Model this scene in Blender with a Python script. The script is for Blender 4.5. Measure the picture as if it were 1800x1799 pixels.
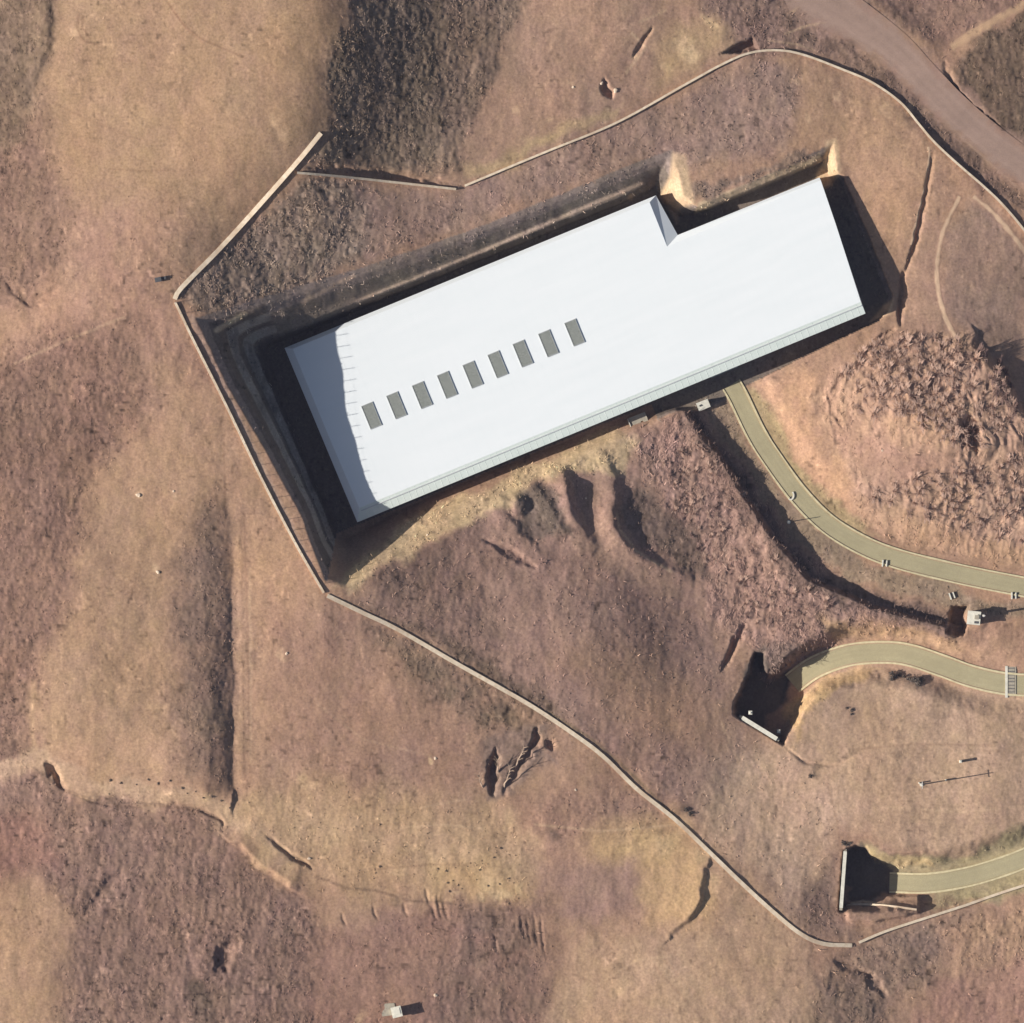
import bpy, math, random
import numpy as np
from mathutils import Vector, Matrix

for _o in list(bpy.data.objects):
    bpy.data.objects.remove(_o, do_unlink=True)
scene = bpy.context.scene
COL = scene.collection
R = math.radians

# ------------------------------------------------------------------ camera, sky, sun, exposure
S = 0.1                                    # metres per plan unit of the site survey below
def wx(px): return (px - 900.0) * S
def wy(py): return (899.5 - py) * S

cam_d = bpy.data.cameras.new('camera')
cam = bpy.data.objects.new('camera', cam_d)
COL.objects.link(cam)
CAM_H = 3000.0
cam.location = (0, 0, CAM_H)
cam.rotation_euler = (0, 0, 0)
cam_d.sensor_width = 36.0
cam_d.lens = 36.0 * CAM_H / 180.0
cam_d.clip_start = 100.0
cam_d.clip_end = 20000.0
scene.camera = cam

SUN_EL = 30.0
SUN_AZ_VEC = Vector((-0.986, -0.164, 0)).normalized()      # horizontal direction towards the sun (west, a little south)
world = bpy.data.worlds.new('World')
scene.world = world
world.use_nodes = True
nt = world.node_tree
bg = nt.nodes['Background']
sky = nt.nodes.new('ShaderNodeTexSky')
sky.sky_type = 'NISHITA'
sky.sun_disc = False
sky.sun_elevation = R(SUN_EL)
sky.sun_rotation = math.atan2(SUN_AZ_VEC.x, SUN_AZ_VEC.y)
sky.altitude = 300
sky.air_density = 1.0
sky.dust_density = 2.0
sky.ozone_density = 0.6
nt.links.new(sky.outputs['Color'], bg.inputs['Color'])
bg.inputs['Strength'].default_value = 0.05

sun_d = bpy.data.lights.new('sun', 'SUN')
sun_d.energy = 4.4
sun_d.angle = R(0.5)
sun_d.color = (1.0, 0.955, 0.90)
sun = bpy.data.objects.new('sun', sun_d)
COL.objects.link(sun)
to_sun = Vector((SUN_AZ_VEC.x * math.cos(R(SUN_EL)), SUN_AZ_VEC.y * math.cos(R(SUN_EL)), math.sin(R(SUN_EL))))
sun.rotation_euler = to_sun.to_track_quat('Z', 'Y').to_euler()
sun.location = (-200, -40, 300)

scene.view_settings.view_transform = 'Standard'
scene.view_settings.look = 'None'
scene.view_settings.exposure = 0.70
scene.view_settings.gamma = 1.0
scene.view_settings.use_curve_mapping = False

# ------------------------------------------------------------------ helpers
rng = np.random.default_rng(7)
random.seed(7)

def lin(c):
    c = np.asarray(c, float) / 255.0
    return np.where(c <= 0.04045, c / 12.92, ((c + 0.055) / 1.055) ** 2.4)

K_LIT = 1.19                                # what level sunlit ground returns per unit of albedo
def alb(r, g, b): return lin((r, g, b)) / K_LIT

def tag(o, label=None, cat=None, group=None, kind=None):
    if label: o['label'] = label
    if cat: o['category'] = cat
    if group: o['group'] = group
    if kind: o['kind'] = kind
    return o

def empty(name, loc, rz=0.0):
    o = bpy.data.objects.new(name, None)
    o.empty_display_size = 0.5
    o.location = loc
    o.rotation_euler = (0, 0, rz)
    COL.objects.link(o)
    return o

class MB:
    """collects shapes, then links them as one mesh object"""
    def __init__(s):
        s.v = []; s.f = []
    def add(s, verts, faces):
        n = len(s.v)
        s.v.extend([tuple(p) for p in verts])
        s.f.extend([tuple(i + n for i in f) for f in faces])
    def box(s, c, d, rz=0.0, taper=1.0):
        cx, cy, cz = c; dx, dy, dz = (k / 2 for k in d)
        ca, sa = math.cos(rz), math.sin(rz)
        vs = []
        for z, t in ((-dz, 1.0), (dz, taper)):
            for x, y in ((-dx, -dy), (dx, -dy), (dx, dy), (-dx, dy)):
                x *= t; y *= t
                vs.append((cx + ca * x - sa * y, cy + sa * x + ca * y, cz + z))
        s.add(vs, [(3, 2, 1, 0), (4, 5, 6, 7), (0, 1, 5, 4), (1, 2, 6, 5), (2, 3, 7, 6), (3, 0, 4, 7)])
    def prism(s, pts, z0, z1):
        n = len(pts)
        a = sum(pts[i][0] * pts[(i + 1) % n][1] - pts[(i + 1) % n][0] * pts[i][1] for i in range(n))
        if a < 0: pts = pts[::-1]
        vs = [(x, y, z0) for x, y in pts] + [(x, y, z1) for x, y in pts]
        fs = [tuple(range(n - 1, -1, -1)), tuple(range(n, 2 * n))]
        fs += [(i, (i + 1) % n, n + (i + 1) % n, n + i) for i in range(n)]
        s.add(vs, fs)
    def tube(s, p0, p1, r0, r1, n=6):
        p0 = Vector(p0); p1 = Vector(p1)
        d = (p1 - p0)
        q = d.to_track_quat('Z', 'Y')
        vs = []
        for p, r in ((p0, r0), (p1, r1)):
            for k in range(n):
                a = 2 * math.pi * k / n
                vs.append(p + q @ Vector((r * math.cos(a), r * math.sin(a), 0)))
        fs = [(k, (k + 1) % n, n + (k + 1) % n, n + k) for k in range(n)]
        fs += [tuple(range(n - 1, -1, -1)), tuple(range(n, 2 * n))]
        s.add(vs, fs)
    def strip(s, pts, width, h, below=0.3):
        """bar following 3-D points pts (ground line): width across, h above, `below` under"""
        P = np.asarray(pts, float); n = len(P)
        T = np.gradient(P[:, :2], axis=0)
        T /= np.linalg.norm(T, axis=1)[:, None] + 1e-9
        N = np.stack([-T[:, 1], T[:, 0]], 1)
        w = np.broadcast_to(np.asarray(width, float), (n,))
        hh = np.broadcast_to(np.asarray(h, float), (n,))
        L = P[:, :2] + N * (w / 2)[:, None]; Rr = P[:, :2] - N * (w / 2)[:, None]
        vs = []
        for i in range(n):
            z = P[i, 2]
            vs += [(L[i, 0], L[i, 1], z - below), (Rr[i, 0], Rr[i, 1], z - below),
                   (Rr[i, 0], Rr[i, 1], z + hh[i]), (L[i, 0], L[i, 1], z + hh[i])]
        fs = []
        for i in range(n - 1):
            a = 4 * i; b = a + 4
            fs += [(a + 3, a + 2, b + 2, b + 3), (a + 2, a + 1, b + 1, b + 2), (a, a + 3, b + 3, b), (a + 1, a, b, b + 1)]
        fs += [(0, 1, 2, 3), (4 * n - 1, 4 * n - 2, 4 * n - 3, 4 * n - 4)]
        s.add(vs, fs)
    def build(s, name, mat, parent=None, origin=None):
        me = bpy.data.meshes.new(name)
        vs = s.v
        if origin is not None:
            vs = [(x - origin[0], y - origin[1], z - origin[2]) for x, y, z in vs]
        me.from_pydata(vs, [], s.f)
        me.update()
        if mat: me.materials.append(mat)
        o = bpy.data.objects.new(name, me)
        if origin is not None and parent is None: o.location = origin
        COL.objects.link(o)
        if parent is not None: o.parent = parent
        return o

# ------------------------------------------------------------------ materials
def new_mat(name):
    m = bpy.data.materials.new(name); m.use_nodes = True
    t = m.node_tree; b = t.nodes['Principled BSDF']
    b.inputs['Roughness'].default_value = 0.9
    b.inputs['Specular IOR Level'].default_value = 0.15
    return m, t, b

def noise_mat(name, c0, c1, scale=3.0, rough=0.85, spec=0.2, detail=5.0, bump=0.0, stretch=(1, 1, 1), lo=0.3, hi=0.7, dirt=None):
    m, t, b = new_mat(name)
    b.inputs['Roughness'].default_value = rough
    b.inputs['Specular IOR Level'].default_value = spec
    tc = t.nodes.new('ShaderNodeTexCoord')
    mp = t.nodes.new('ShaderNodeMapping'); mp.inputs['Scale'].default_value = stretch
    n = t.nodes.new('ShaderNodeTexNoise'); n.inputs['Scale'].default_value = scale; n.inputs['Detail'].default_value = detail
    r = t.nodes.new('ShaderNodeValToRGB')
    r.color_ramp.elements[0].position = lo; r.color_ramp.elements[1].position = hi
    r.color_ramp.elements[0].color = (*c0, 1); r.color_ramp.elements[1].color = (*c1, 1)
    L = t.links.new
    L(tc.outputs['Object'], mp.inputs['Vector']); L(mp.outputs['Vector'], n.inputs['Vector'])
    L(n.outputs['Fac'], r.inputs['Fac'])
    out = r.outputs['Color']
    if dirt is not None:
        n2 = t.nodes.new('ShaderNodeTexNoise'); n2.inputs['Scale'].default_value = scale * 0.13; n2.inputs['Detail'].default_value = 6
        L(tc.outputs['Object'], n2.inputs['Vector'])
        r2 = t.nodes.new('ShaderNodeValToRGB'); r2.color_ramp.elements[0].position = 0.5; r2.color_ramp.elements[1].position = 0.72
        L(n2.outputs['Fac'], r2.inputs['Fac'])
        mx = t.nodes.new('ShaderNodeMix'); mx.data_type = 'RGBA'
        L(r2.outputs['Color'], mx.inputs['Factor']); L(out, mx.inputs['A']); mx.inputs['B'].default_value = (*dirt, 1)
        out = mx.outputs['Result']
    L(out, b.inputs['Base Color'])
    if bump > 0:
        bp = t.nodes.new('ShaderNodeBump'); bp.inputs['Distance'].default_value = bump; bp.inputs['Strength'].default_value = 0.6
        L(n.outputs['Fac'], bp.inputs['Height']); L(bp.outputs['Normal'], b.inputs['Normal'])
    return m

def attr_mat(name, attr, amount=0.25, scale=2.2, bump=0.0):
    """ground cover: survey colour of each spot, broken up by fine grain"""
    m, t, b = new_mat(name)
    b.inputs['Roughness'].default_value = 1.0
    b.inputs['Specular IOR Level'].default_value = 0.05
    L = t.links.new
    a = t.nodes.new('ShaderNodeAttribute'); a.attribute_name = attr
    tc = t.nodes.new('ShaderNodeTexCoord')
    n = t.nodes.new('ShaderNodeTexNoise'); n.inputs['Scale'].default_value = scale; n.inputs['Detail'].default_value = 4; n.inputs['Roughness'].default_value = 0.65
    L(tc.outputs['Object'], n.inputs['Vector'])
    mr = t.nodes.new('ShaderNodeMapRange')
    mr.inputs['From Min'].default_value = 0.25; mr.inputs['From Max'].default_value = 0.75
    mr.inputs['To Min'].default_value = 1 - amount; mr.inputs['To Max'].default_value = 1 + amount
    L(n.outputs['Fac'], mr.inputs['Value'])
    vm = t.nodes.new('ShaderNodeVectorMath'); vm.operation = 'SCALE'
    L(a.outputs['Color'], vm.inputs[0]); L(mr.outputs['Result'], vm.inputs['Scale'])
    L(vm.outputs['Vector'], b.inputs['Base Color'])
    if bump > 0:
        bp = t.nodes.new('ShaderNodeBump'); bp.inputs['Distance'].default_value = bump; bp.inputs['Strength'].default_value = 0.5
        L(n.outputs['Fac'], bp.inputs['Height']); L(bp.outputs['Normal'], b.inputs['Normal'])
    return m

M_GROUND = attr_mat('ground_cover', 'ground', 0.27, 2.2, 0.08)
M_SCRUB = attr_mat('scrub_cover', 'ground', 0.1, 5.0)
M_ROOF = noise_mat('white_roof_sheet', (0.672, 0.70, 0.695), (0.70, 0.722, 0.716), 0.6, 0.55, 0.25, 4, 0, (0.15, 1, 1))
M_BAND = noise_mat('eave_sheet', (0.62, 0.68, 0.62), (0.68, 0.73, 0.67), 1.0, 0.55, 0.25)
M_WALLS = noise_mat('hall_wall', (0.50, 0.52, 0.52), (0.56, 0.57, 0.56), 0.8, 0.7)
M_SKY_PANE = noise_mat('skylight_pane', (0.145, 0.155, 0.135), (0.27, 0.28, 0.25), 7.0, 0.5, 0.3, 6)
M_SKY_FRAME = noise_mat('skylight_frame', (0.25, 0.27, 0.26), (0.33, 0.34, 0.33), 3.0, 0.6)
M_PALE = noise_mat('weathered_concrete', tuple(alb(212, 190, 160)), tuple(alb(238, 220, 194)), 1.4, 0.9, 0.1, 6, 0.02, (1, 1, 1), 0.3, 0.7, tuple(alb(196, 168, 140)))
M_WHITE_CONC = noise_mat('pale_concrete', tuple(alb(205, 200, 184)), tuple(alb(232, 226, 208)), 1.6, 0.85, 0.15, 6, 0.01)
M_GREY_CONC = noise_mat('grey_concrete', tuple(alb(150, 142, 128)), tuple(alb(182, 172, 152)), 1.2, 0.9, 0.1, 6, 0.02)
M_ROAD = noise_mat('olive_road_concrete', tuple(alb(160, 149, 114)), tuple(alb(175, 163, 127)), 0.9, 0.9, 0.1, 8, 0.0, (1, 1, 1), 0.3, 0.7, tuple(alb(165, 150, 117)))
M_KERB = noise_mat('kerb_concrete', tuple(alb(196, 182, 144)), tuple(alb(222, 208, 168)), 1.5, 0.9, 0.1)
M_DIRT = noise_mat('dirt_road_surface', tuple(alb(150, 123, 112)), tuple(alb(170, 141, 125)), 0.7, 1.0, 0.05, 8, 0.03)
M_TRACK = noise_mat('tan_track_surface', tuple(alb(178, 145, 112)), tuple(alb(205, 170, 132)), 0.8, 1.0, 0.05, 8, 0.03)
M_PATH = noise_mat('trodden_path', tuple(alb(186, 155, 126)), tuple(alb(210, 178, 144)), 1.0, 1.0, 0.05, 8, 0.02)
M_STEEL = noise_mat('dark_steel', (0.05, 0.05, 0.055), (0.09, 0.09, 0.09), 4.0, 0.6, 0.4)
M_POLE = noise_mat('pole_concrete', (0.42, 0.40, 0.36), (0.55, 0.52, 0.47), 3.0, 0.8)
M_ROCK = noise_mat('pale_rock', tuple(alb(190, 165, 140)), tuple(alb(235, 215, 190)), 2.5, 0.95, 0.1, 6, 0.03)
M_BARK = noise_mat('pale_dead_wood', tuple(alb(170, 145, 125)), tuple(alb(205, 180, 155)), 3.0, 0.95, 0.05)
M_TWIG = noise_mat('pinkish_twigs', tuple(alb(172, 140, 123)), tuple(alb(216, 182, 160)), 1.1, 1.0, 0.05, 5)
M_TWIG2 = noise_mat('dark_twigs', tuple(alb(120, 98, 90)), tuple(alb(170, 138, 126)), 1.1, 1.0, 0.05, 5)

# ------------------------------------------------------------------ terrain survey (plan units: 0.1 m, x right, y down)
STEP = 2.2
core = np.arange(-62, 1863, STEP)
og = [core[-1]]; st = 6.0
while og[-1] < 42000: og.append(og[-1] + st); st *= 1.15
og = np.array(og[1:])
xs = np.concatenate([(1800 - og)[::-1], core, og])
ys = xs.copy()
NX = len(xs); NY = len(ys)
PX, PY = np.meshgrid(xs, ys)
i0c = len(og); i1c = len(og) + len(core)

_tabs = {}
def vnoise(x, y, seed):
    if seed not in _tabs: _tabs[seed] = np.random.default_rng(seed).random((256, 256)).astype(np.float32)
    T = _tabs[seed]
    xi = np.floor(x).astype(np.int64); yi = np.floor(y).astype(np.int64)
    fx = (x - xi).astype(np.float32); fy = (y - yi).astype(np.float32)
    fx = fx * fx * (3 - 2 * fx); fy = fy * fy * (3 - 2 * fy)
    a = T[yi & 255, xi & 255]; b = T[yi & 255, (xi + 1) & 255]
    c = T[(yi + 1) & 255, xi & 255]; d = T[(yi + 1) & 255, (xi + 1) & 255]
    return (a * (1 - fx) + b * fx) * (1 - fy) + (c * (1 - fx) + d * fx) * fy
def fbm(x, y, seed, oct=4, gain=0.5):
    s = 0; a = 1; tot = 0
    for k in range(oct):
        s = s + a * (vnoise(x * 2 ** k + 17.3 * k, y * 2 ** k + 9.1 * k, seed + k) - 0.5); tot += a; a *= gain
    return s / tot * 2                       # about -1..1
def sstep(a, b, x):
    t = np.clip((x - a) / (b - a), 0, 1); return t * t * (3 - 2 * t)

CTRL = [
 (0,0,8),(100,0,11),(300,0,15.5),(450,0,18),(560,0,19),(700,0,13),(880,0,7.5),(1000,0,7),(1150,0,5),(1300,0,2),(1420,0,0),(1600,0,-2),(1800,0,-3),
 (0,150,8),(150,150,12),(350,150,16.5),(545,150,18.8),(700,150,12),(850,150,7.5),(1000,150,6),(1200,100,3),(1400,90,0),(1550,130,-1.8),(1640,200,-3),(1740,110,-2.6),(1800,180,-3.6),(1800,300,-5),
 (0,300,9),(200,300,14),(400,300,17),(545,255,16.5),(650,270,10.5),(800,310,6),(1000,240,4.5),(1200,200,2.2),(1400,200,0),(1550,250,-2),(1640,300,-3.2),(1720,320,-4.5),
 (0,500,10.5),(150,500,14),(310,530,15.1),(450,430,11),(600,420,7.5),(800,380,4),(1000,320,2.5),(1150,290,1.2),(1250,310,0),(1400,270,-1),(1500,300,-3.0),(1560,440,-4.3),(1640,450,-4.5),(1750,420,-5.5),(1800,560,-7),
 (345,565,14.4),(381,632,12.5),(401,678,11.8),(430,738,10.3),(462,786,9.4),(528,905,7.9),
 (0,700,11),(200,700,12.5),(330,650,13.2),(395,720,11.2),
 (0,1000,10),(150,1000,10.5),(300,950,9),(450,930,8.6),(560,1030,8),(700,1010,5),(850,960,1),
 (0,1200,8),(100,1200,9),(300,1200,6),(450,1200,5),(600,1200,4),(750,1200,2.5),(900,1220,0.5),(1050,1100,-1.5),(1100,900,-4.5),(1200,1000,-7),(1250,1150,-8.2),(1265,1240,-6.8),
 (1290,760,-8),(1345,850,-8.5),(1420,940,-9),(1500,1010,-9.6),(1640,1050,-10),
 (0,1400,3),(200,1400,3.5),(400,1400,3),(600,1400,2),(800,1400,0),(1000,1400,-2),(1180,1430,-4.5),(1350,1400,-8),(1550,1350,-9),(1750,1330,-10),
 (0,1600,2),(200,1600,1),(400,1600,0),(600,1600,-2),(800,1600,-3.5),(1000,1600,-5),(1200,1600,-6.5),(1400,1600,-9),(1460,1560,-10.2),(1650,1450,-10.5),(1800,1400,-11),
 (0,1799,0),(200,1799,-1),(400,1799,-2),(600,1799,-4),(800,1799,-5),(1000,1799,-7),(1200,1799,-8),(1450,1670,-10.5),(1450,1799,-11.5),(1650,1720,-14),(1800,1799,-16),(1800,1620,-14.5),
 (1560,640,-3),(1600,720,-2),(1700,720,-3.5),(1790,800,-7),(1650,860,-6),(1500,860,-7.2),(1430,720,-6.2),(1700,930,-9),(1560,580,-4.5),
 (1450,1100,-9.3),(1560,1100,-10),(1440,1250,-9.2),(1560,1220,-11),(1740,1120,-10.4),(1320,1400,-7.5),(1790,1250,-11),
]
CT = np.array(CTRL, float)
def tps(r2):
    return 0.5 * r2 * np.log(r2 + 1e-9)
_n = len(CT); _p = CT[:, :2] / 900.0
_A = np.zeros((_n + 3, _n + 3)); _d2 = ((_p[:, None] - _p[None]) ** 2).sum(-1)
_A[:_n, :_n] = tps(_d2) + np.eye(_n) * 2e-4
_A[:_n, _n] = 1; _A[:_n, _n + 1:] = _p; _A[_n, :_n] = 1; _A[_n + 1:, :_n] = _p.T
_w = np.linalg.solve(_A, np.concatenate([CT[:, 2], np.zeros(3)]))
def base_height(px, py):
    x = np.clip(px, -80, 1880) / 900.0; y = np.clip(py, -80, 1880) / 900.0
    z = _w[_n] + _w[_n + 1] * x + _w[_n + 2] * y
    for i in range(_n):
        z = z + _w[i] * tps((x - _p[i, 0]) ** 2 + (y - _p[i, 1]) ** 2)
    return z
# the base surface is smooth: evaluate it on a coarse lattice and interpolate
cg = np.linspace(-80, 1880, 246)
CGX, CGY = np.meshgrid(cg, cg)
CGZ = base_height(CGX, CGY)
def bilin(G, gx0, dx, px, py):
    n = G.shape[0]
    u = np.clip((px - gx0) / dx, 0, n - 1.001); v = np.clip((py - gx0) / dx, 0, n - 1.001)
    i = u.astype(int); j = v.astype(int); fu = u - i; fv = v - j
    return (G[j, i] * (1 - fu) + G[j, i + 1] * fu) * (1 - fv) + (G[j + 1, i] * (1 - fu) + G[j + 1, i + 1] * fu) * fv
Z = bilin(CGZ, -80, cg[1] - cg[0], PX, PY)
out_d = np.maximum(np.maximum(-60 - PX, PX - 1860), np.maximum(-60 - PY, PY - 1860))
outw = sstep(0, 2500, out_d)
_k = sstep(40, 900, out_d)
Z = Z * (1 - _k) + (-2 + 0.35 * (Z + 2)) * _k + sstep(20, 500, out_d) * fbm(PX / 420, PY / 420, 92, 4) * 7 + outw * (fbm(PX / 2600, PY / 2600, 90, 4) * 22)

def window(pts, margin):
    P = np.asarray(pts, float)
    a, b = np.searchsorted(xs, [P[:, 0].min() - margin, P[:, 0].max() + margin])
    c, d = np.searchsorted(ys, [P[:, 1].min() - margin, P[:, 1].max() + margin])
    return (slice(max(c - 1, 0), min(d + 1, NY)), slice(max(a - 1, 0), min(b + 1, NX)))

def pdist(px, py, pts, closed=False):
    """distance to a polyline, running parameter (vertex index) and signed side (+ = left of travel as drawn on the plan, y down)"""
    pts = [tuple(map(float, p[:2])) for p in pts]
    if closed: pts = pts + [pts[0]]
    best = np.full(px.shape, 1e18); par = np.zeros(px.shape); side = np.zeros(px.shape); endd = np.zeros(px.shape)
    for i in range(len(pts) - 1):
        (x0, y0), (x1, y1) = pts[i], pts[i + 1]
        dx, dy = x1 - x0, y1 - y0; l2 = dx * dx + dy * dy + 1e-9
        tr = ((px - x0) * dx + (py - y0) * dy) / l2
        t = np.clip(tr, 0, 1)
        d = (px - x0 - t * dx) ** 2 + (py - y0 - t * dy) ** 2
        m = d < best
        best = np.where(m, d, best); par = np.where(m, i + t, par)
        cr = dx * (py - y0) - dy * (px - x0)
        side = np.where(m, -np.sign(cr), side)
        ov = np.zeros(px.shape)
        if i == 0: ov = np.maximum(ov, -tr * math.sqrt(l2))
        if i == len(pts) - 2: ov = np.maximum(ov, (tr - 1) * math.sqrt(l2))
        endd = np.where(m, np.maximum(ov, 0), endd)
    return np.sqrt(best), par, side, endd

def smooth_line(pts, n=8):
    """Catmull-Rom through the given points (any number of columns)"""
    P = np.asarray(pts, float)
    if len(P) < 3: return P
    Q = np.vstack([2 * P[0] - P[1], P, 2 * P[-1] - P[-2]])
    out = []
    for i in range(1, len(Q) - 2):
        for t in np.linspace(0, 1, n, endpoint=False):
            a, b, c, d = Q[i - 1], Q[i], Q[i + 1], Q[i + 2]
            out.append(0.5 * (2 * b + (c - a) * t + (2 * a - 5 * b + 4 * c - d) * t * t + (3 * b - a - 3 * c + d) * t ** 3))
    out.append(P[-1])
    return np.array(out)

def inside(px, py, poly):
    r = np.zeros(px.shape, bool); n = len(poly)
    for i in range(n):
        x0, y0 = poly[i][:2]; x1, y1 = poly[(i + 1) % n][:2]
        if y0 == y1: continue
        c = ((y0 > py) != (y1 > py)) & (px < (x1 - x0) * (py - y0) / (y1 - y0) + x0)
        r ^= c
    return r

def sd_poly(px, py, poly):
    d = pdist(px, py, poly, True)[0]
    return np.where(inside(px, py, poly), d, -d)     # + inside

def bank(pts, A, w, decay, raised='left', foot=False):
    w_ = window(pts, decay * 3.2 + 20)
    x, y = PX[w_], PY[w_]
    d, par, side, ed = pdist(x + fbm(x / 30, y / 30, 31, 3) * 6, y, pts)
    a = np.interp(par, np.arange(len(pts)), A)
    sg = side if raised == 'left' else -side
    rise = (1 - np.exp(-d / w)) * 1.15 if foot else sstep(0, w, d)
    f = np.where(sg > 0, rise * np.exp(-np.maximum(d - w, 0) / decay), 0) * np.exp(-(ed / 30) ** 2)
    Z[w_] += a * f

def gully(pts, depth, w, soft=0.6):
    w_ = window(pts, w * 2.5 + 14)
    x, y = PX[w_], PY[w_]
    L = smooth_line(pts, 6)[:, :2]
    d, par, side, ed = pdist(x + fbm(x / 12, y / 12, 41, 3) * w * 0.55, y + fbm(x / 12, y / 12, 47, 3) * w * 0.55, L)
    u = par / max(len(L) - 1, 1)
    dep = np.interp(u * (len(pts) - 1), np.arange(len(pts)), depth) if np.ndim(depth) else depth
    end = np.clip(np.minimum(u, 1 - u) / 0.28, 0, 1) ** 0.7
    ww = w * (0.35 + 0.75 * end) * (1 + 0.35 * fbm(x / 25, y / 25, 43, 3))
    Z[w_] -= dep * 0.62 * (0.25 + 0.75 * end) * (1 - sstep(0.15, 1.0, d / ww)) * np.where(ed > 0, 0.6, 1)

def cut(poly, depth, blend, rough=5.0, to=None):
    """sharp edged excavation: lowers (or sets) the ground inside an outline"""
    w_ = window(poly, blend + rough + 10)
    x, y = PX[w_], PY[w_]
    sd = sd_poly(x + fbm(x / 14, y / 14, 81, 3) * rough, y + fbm(x / 14, y / 14, 83, 3) * rough, poly)
    k = sstep(-blend * 0.3, blend * 0.7, sd)
    if to is None: Z[w_] -= depth * k
    else: Z[w_] = Z[w_] * (1 - k) + np.minimum(Z[w_], to) * k

def bump(cx, cy, rx, ry, h, rot=0.0, flat=0.0):
    r = max(rx, ry) * 1.4
    w_ = window([(cx - r, cy - r), (cx + r, cy + r)], 4)
    x, y = PX[w_] - cx, PY[w_] - cy
    ca, sa = math.cos(rot), math.sin(rot)
    u = (x * ca + y * sa) / rx; v = (-x * sa + y * ca) / ry
    q = np.sqrt(u * u + v * v) + fbm(PX[w_] / 15, PY[w_] / 15, 53, 3) * 0.18
    Z[w_] += h * (1 - sstep(flat, 1, q))

# broad unevenness
Z += (fbm(PX / 160, PY / 190, 11, 4) * 0.55 + fbm(PX / 40, PY / 55, 21, 4) * 0.16) * (1 - outw * 0.2)

# ---- banks, ditches and hollows
bank([(395,820),(408,950),(411,1200),(411,1385)], [0.1,1.3,2.6,2.3], 46, 130, 'right', True)
bank([(1207,714),(1273,804),(1330,888),(1374,955),(1428,1014),(1540,1062),(1665,1094)], [1.9,2.7,3.1,3.2,2.9,2.5,2.4], 11, 120, 'right')
bank([(1728,600),(1768,650),(1798,705),(1860,770)], [0.8,2.2,2.4,2], 20, 70, 'right')
bank([(1655,110),(1680,170),(1730,222),(1800,280),(1860,330)], [0.4,1.4,1.8,1.8,1.8], 14, 60, 'right')
bank([(1430,97),(1540,132),(1600,182),(1660,250),(1740,318),(1815,385)], [0.1,0.2,0.25,0.25,0.2,0.2], 14, 45, 'right')
bank([(105,-20),(95,90),(60,165)], [0.35,0.45,0.25], 14, 60, 'right')
bank([(1247,1532),(1240,1582),(1216,1622),(1183,1648)], [0.5,0.95,0.9,0.4], 10, 40, 'right')
bank([(415,1490),(455,1530),(500,1556)], [0.8,1.1,0.8], 12, 50, 'left')
gully([(80,1338),(98,1362),(116,1388)], [1.6,2.4,0.8], 10)
gully([(110,1386),(180,1412),(280,1414),(340,1421),(388,1440),(392,1462)], [0.6,0.6,0.5,0.5,0.8,0.5], 5)
gully([(468,1466),(505,1500),(548,1527)], [0.6,0.8,1.4], 6)
gully([(218,1525),(185,1565),(140,1615)], [0.5,0.8,0.5], 15)
gully([(418,1645),(395,1680),(372,1708)], [0.8,1.7,1.0], 20)
gully([(872,1312),(866,1350),(868,1402)], [2.0,3.4,1.4], 11)
gully([(945,1278),(938,1310),(905,1360),(886,1400)], [2.6,2.0,1.6,0.8], 10)
gully([(965,1300),(970,1320)], 1.2, 9)
gully([(1147,48),(1112,104)], [0.8,1.0], 5)
gully([(1643,262),(1634,310),(1612,420),(1590,485)], [0.4,0.7,1.1,1.0], 6)
gully([(1588,478),(1583,570)], [1.6,1.5], 9, 0.8)
gully([(1575,578),(1540,600)], 0.7, 6)
gully([(1310,1098),(1290,1140),(1268,1182)], [1.4,2.2,1.2], 9)
gully([(1385,1318),(1420,1340),(1470,1345),(1510,1325),(1580,1310)], [0.5,0.5,0.4,0.3,0.1], 5)
gully([(545,298),(620,303),(700,310),(790,322)], [1.0,1.4,1.4,0.9], 11)
gully([(1690,730),(1708,760),(1716,800)], [1.6,3.2,2.0], 20, 0.8)
gully([(850,950),(905,975),(945,1000)], 0.8, 10)
gully([(1465,1690),(1540,1720)], 0.7, 12)
gully([(1510,1705),(1545,1735),(1560,1760)], [0.3,0.9,0.4], 12)
for gx, gy, gl in [(748,1560,40),(757,1575,44),(768,1570,50),(779,1585,36),(708,1585,26),(915,1610,40),(926,1605,60),(938,1600,70),(950,1610,75),(868,1640,40),(655,1590,30),(600,1605,24)]:
    gully([(gx, gy), (gx + 3, gy + gl * 0.5), (gx + 9, gy + gl)], 0.3, 3.5)
gully([(1500,420),(1502,421)], 0.1, 4)
gully([(1568,1184),(1600,1190),(1622,1197)], [0.8,1.0,0.7], 8)
gully([(15,500),(60,530),(110,505)], [0.7,1.0,0.6], 12)
def ridge(pts, A, w):
    w_ = window(pts, w * 3 + 14)
    x, y = PX[w_], PY[w_]
    L = smooth_line(pts, 6)[:, :2]
    d, par, side, ed = pdist(x + fbm(x / 14, y / 14, 91, 3) * 5, y + fbm(x / 14, y / 14, 93, 3) * 5, L)
    a = np.interp(par / 6.0, np.arange(len(pts)), A)
    dd = np.where(side < 0, d / (w * 1.7), d / (w * 0.75))         # gentler on the west
    Z[w_] += a * np.exp(-dd ** 2) * np.exp(-(ed / 9) ** 2)
ridge([(938,852),(962,888),(990,938)], [0.4,1.1,0.5], 15)
ridge([(984,826),(996,862),(1006,905),(1044,962)], [0.6,1.9,1.5,0.4], 15)
ridge([(1062,800),(1078,850),(1078,910),(1098,955),(1150,992),(1215,1015)], [0.3,0.9,1.7,1.4,0.7,0.3], 14)
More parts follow.
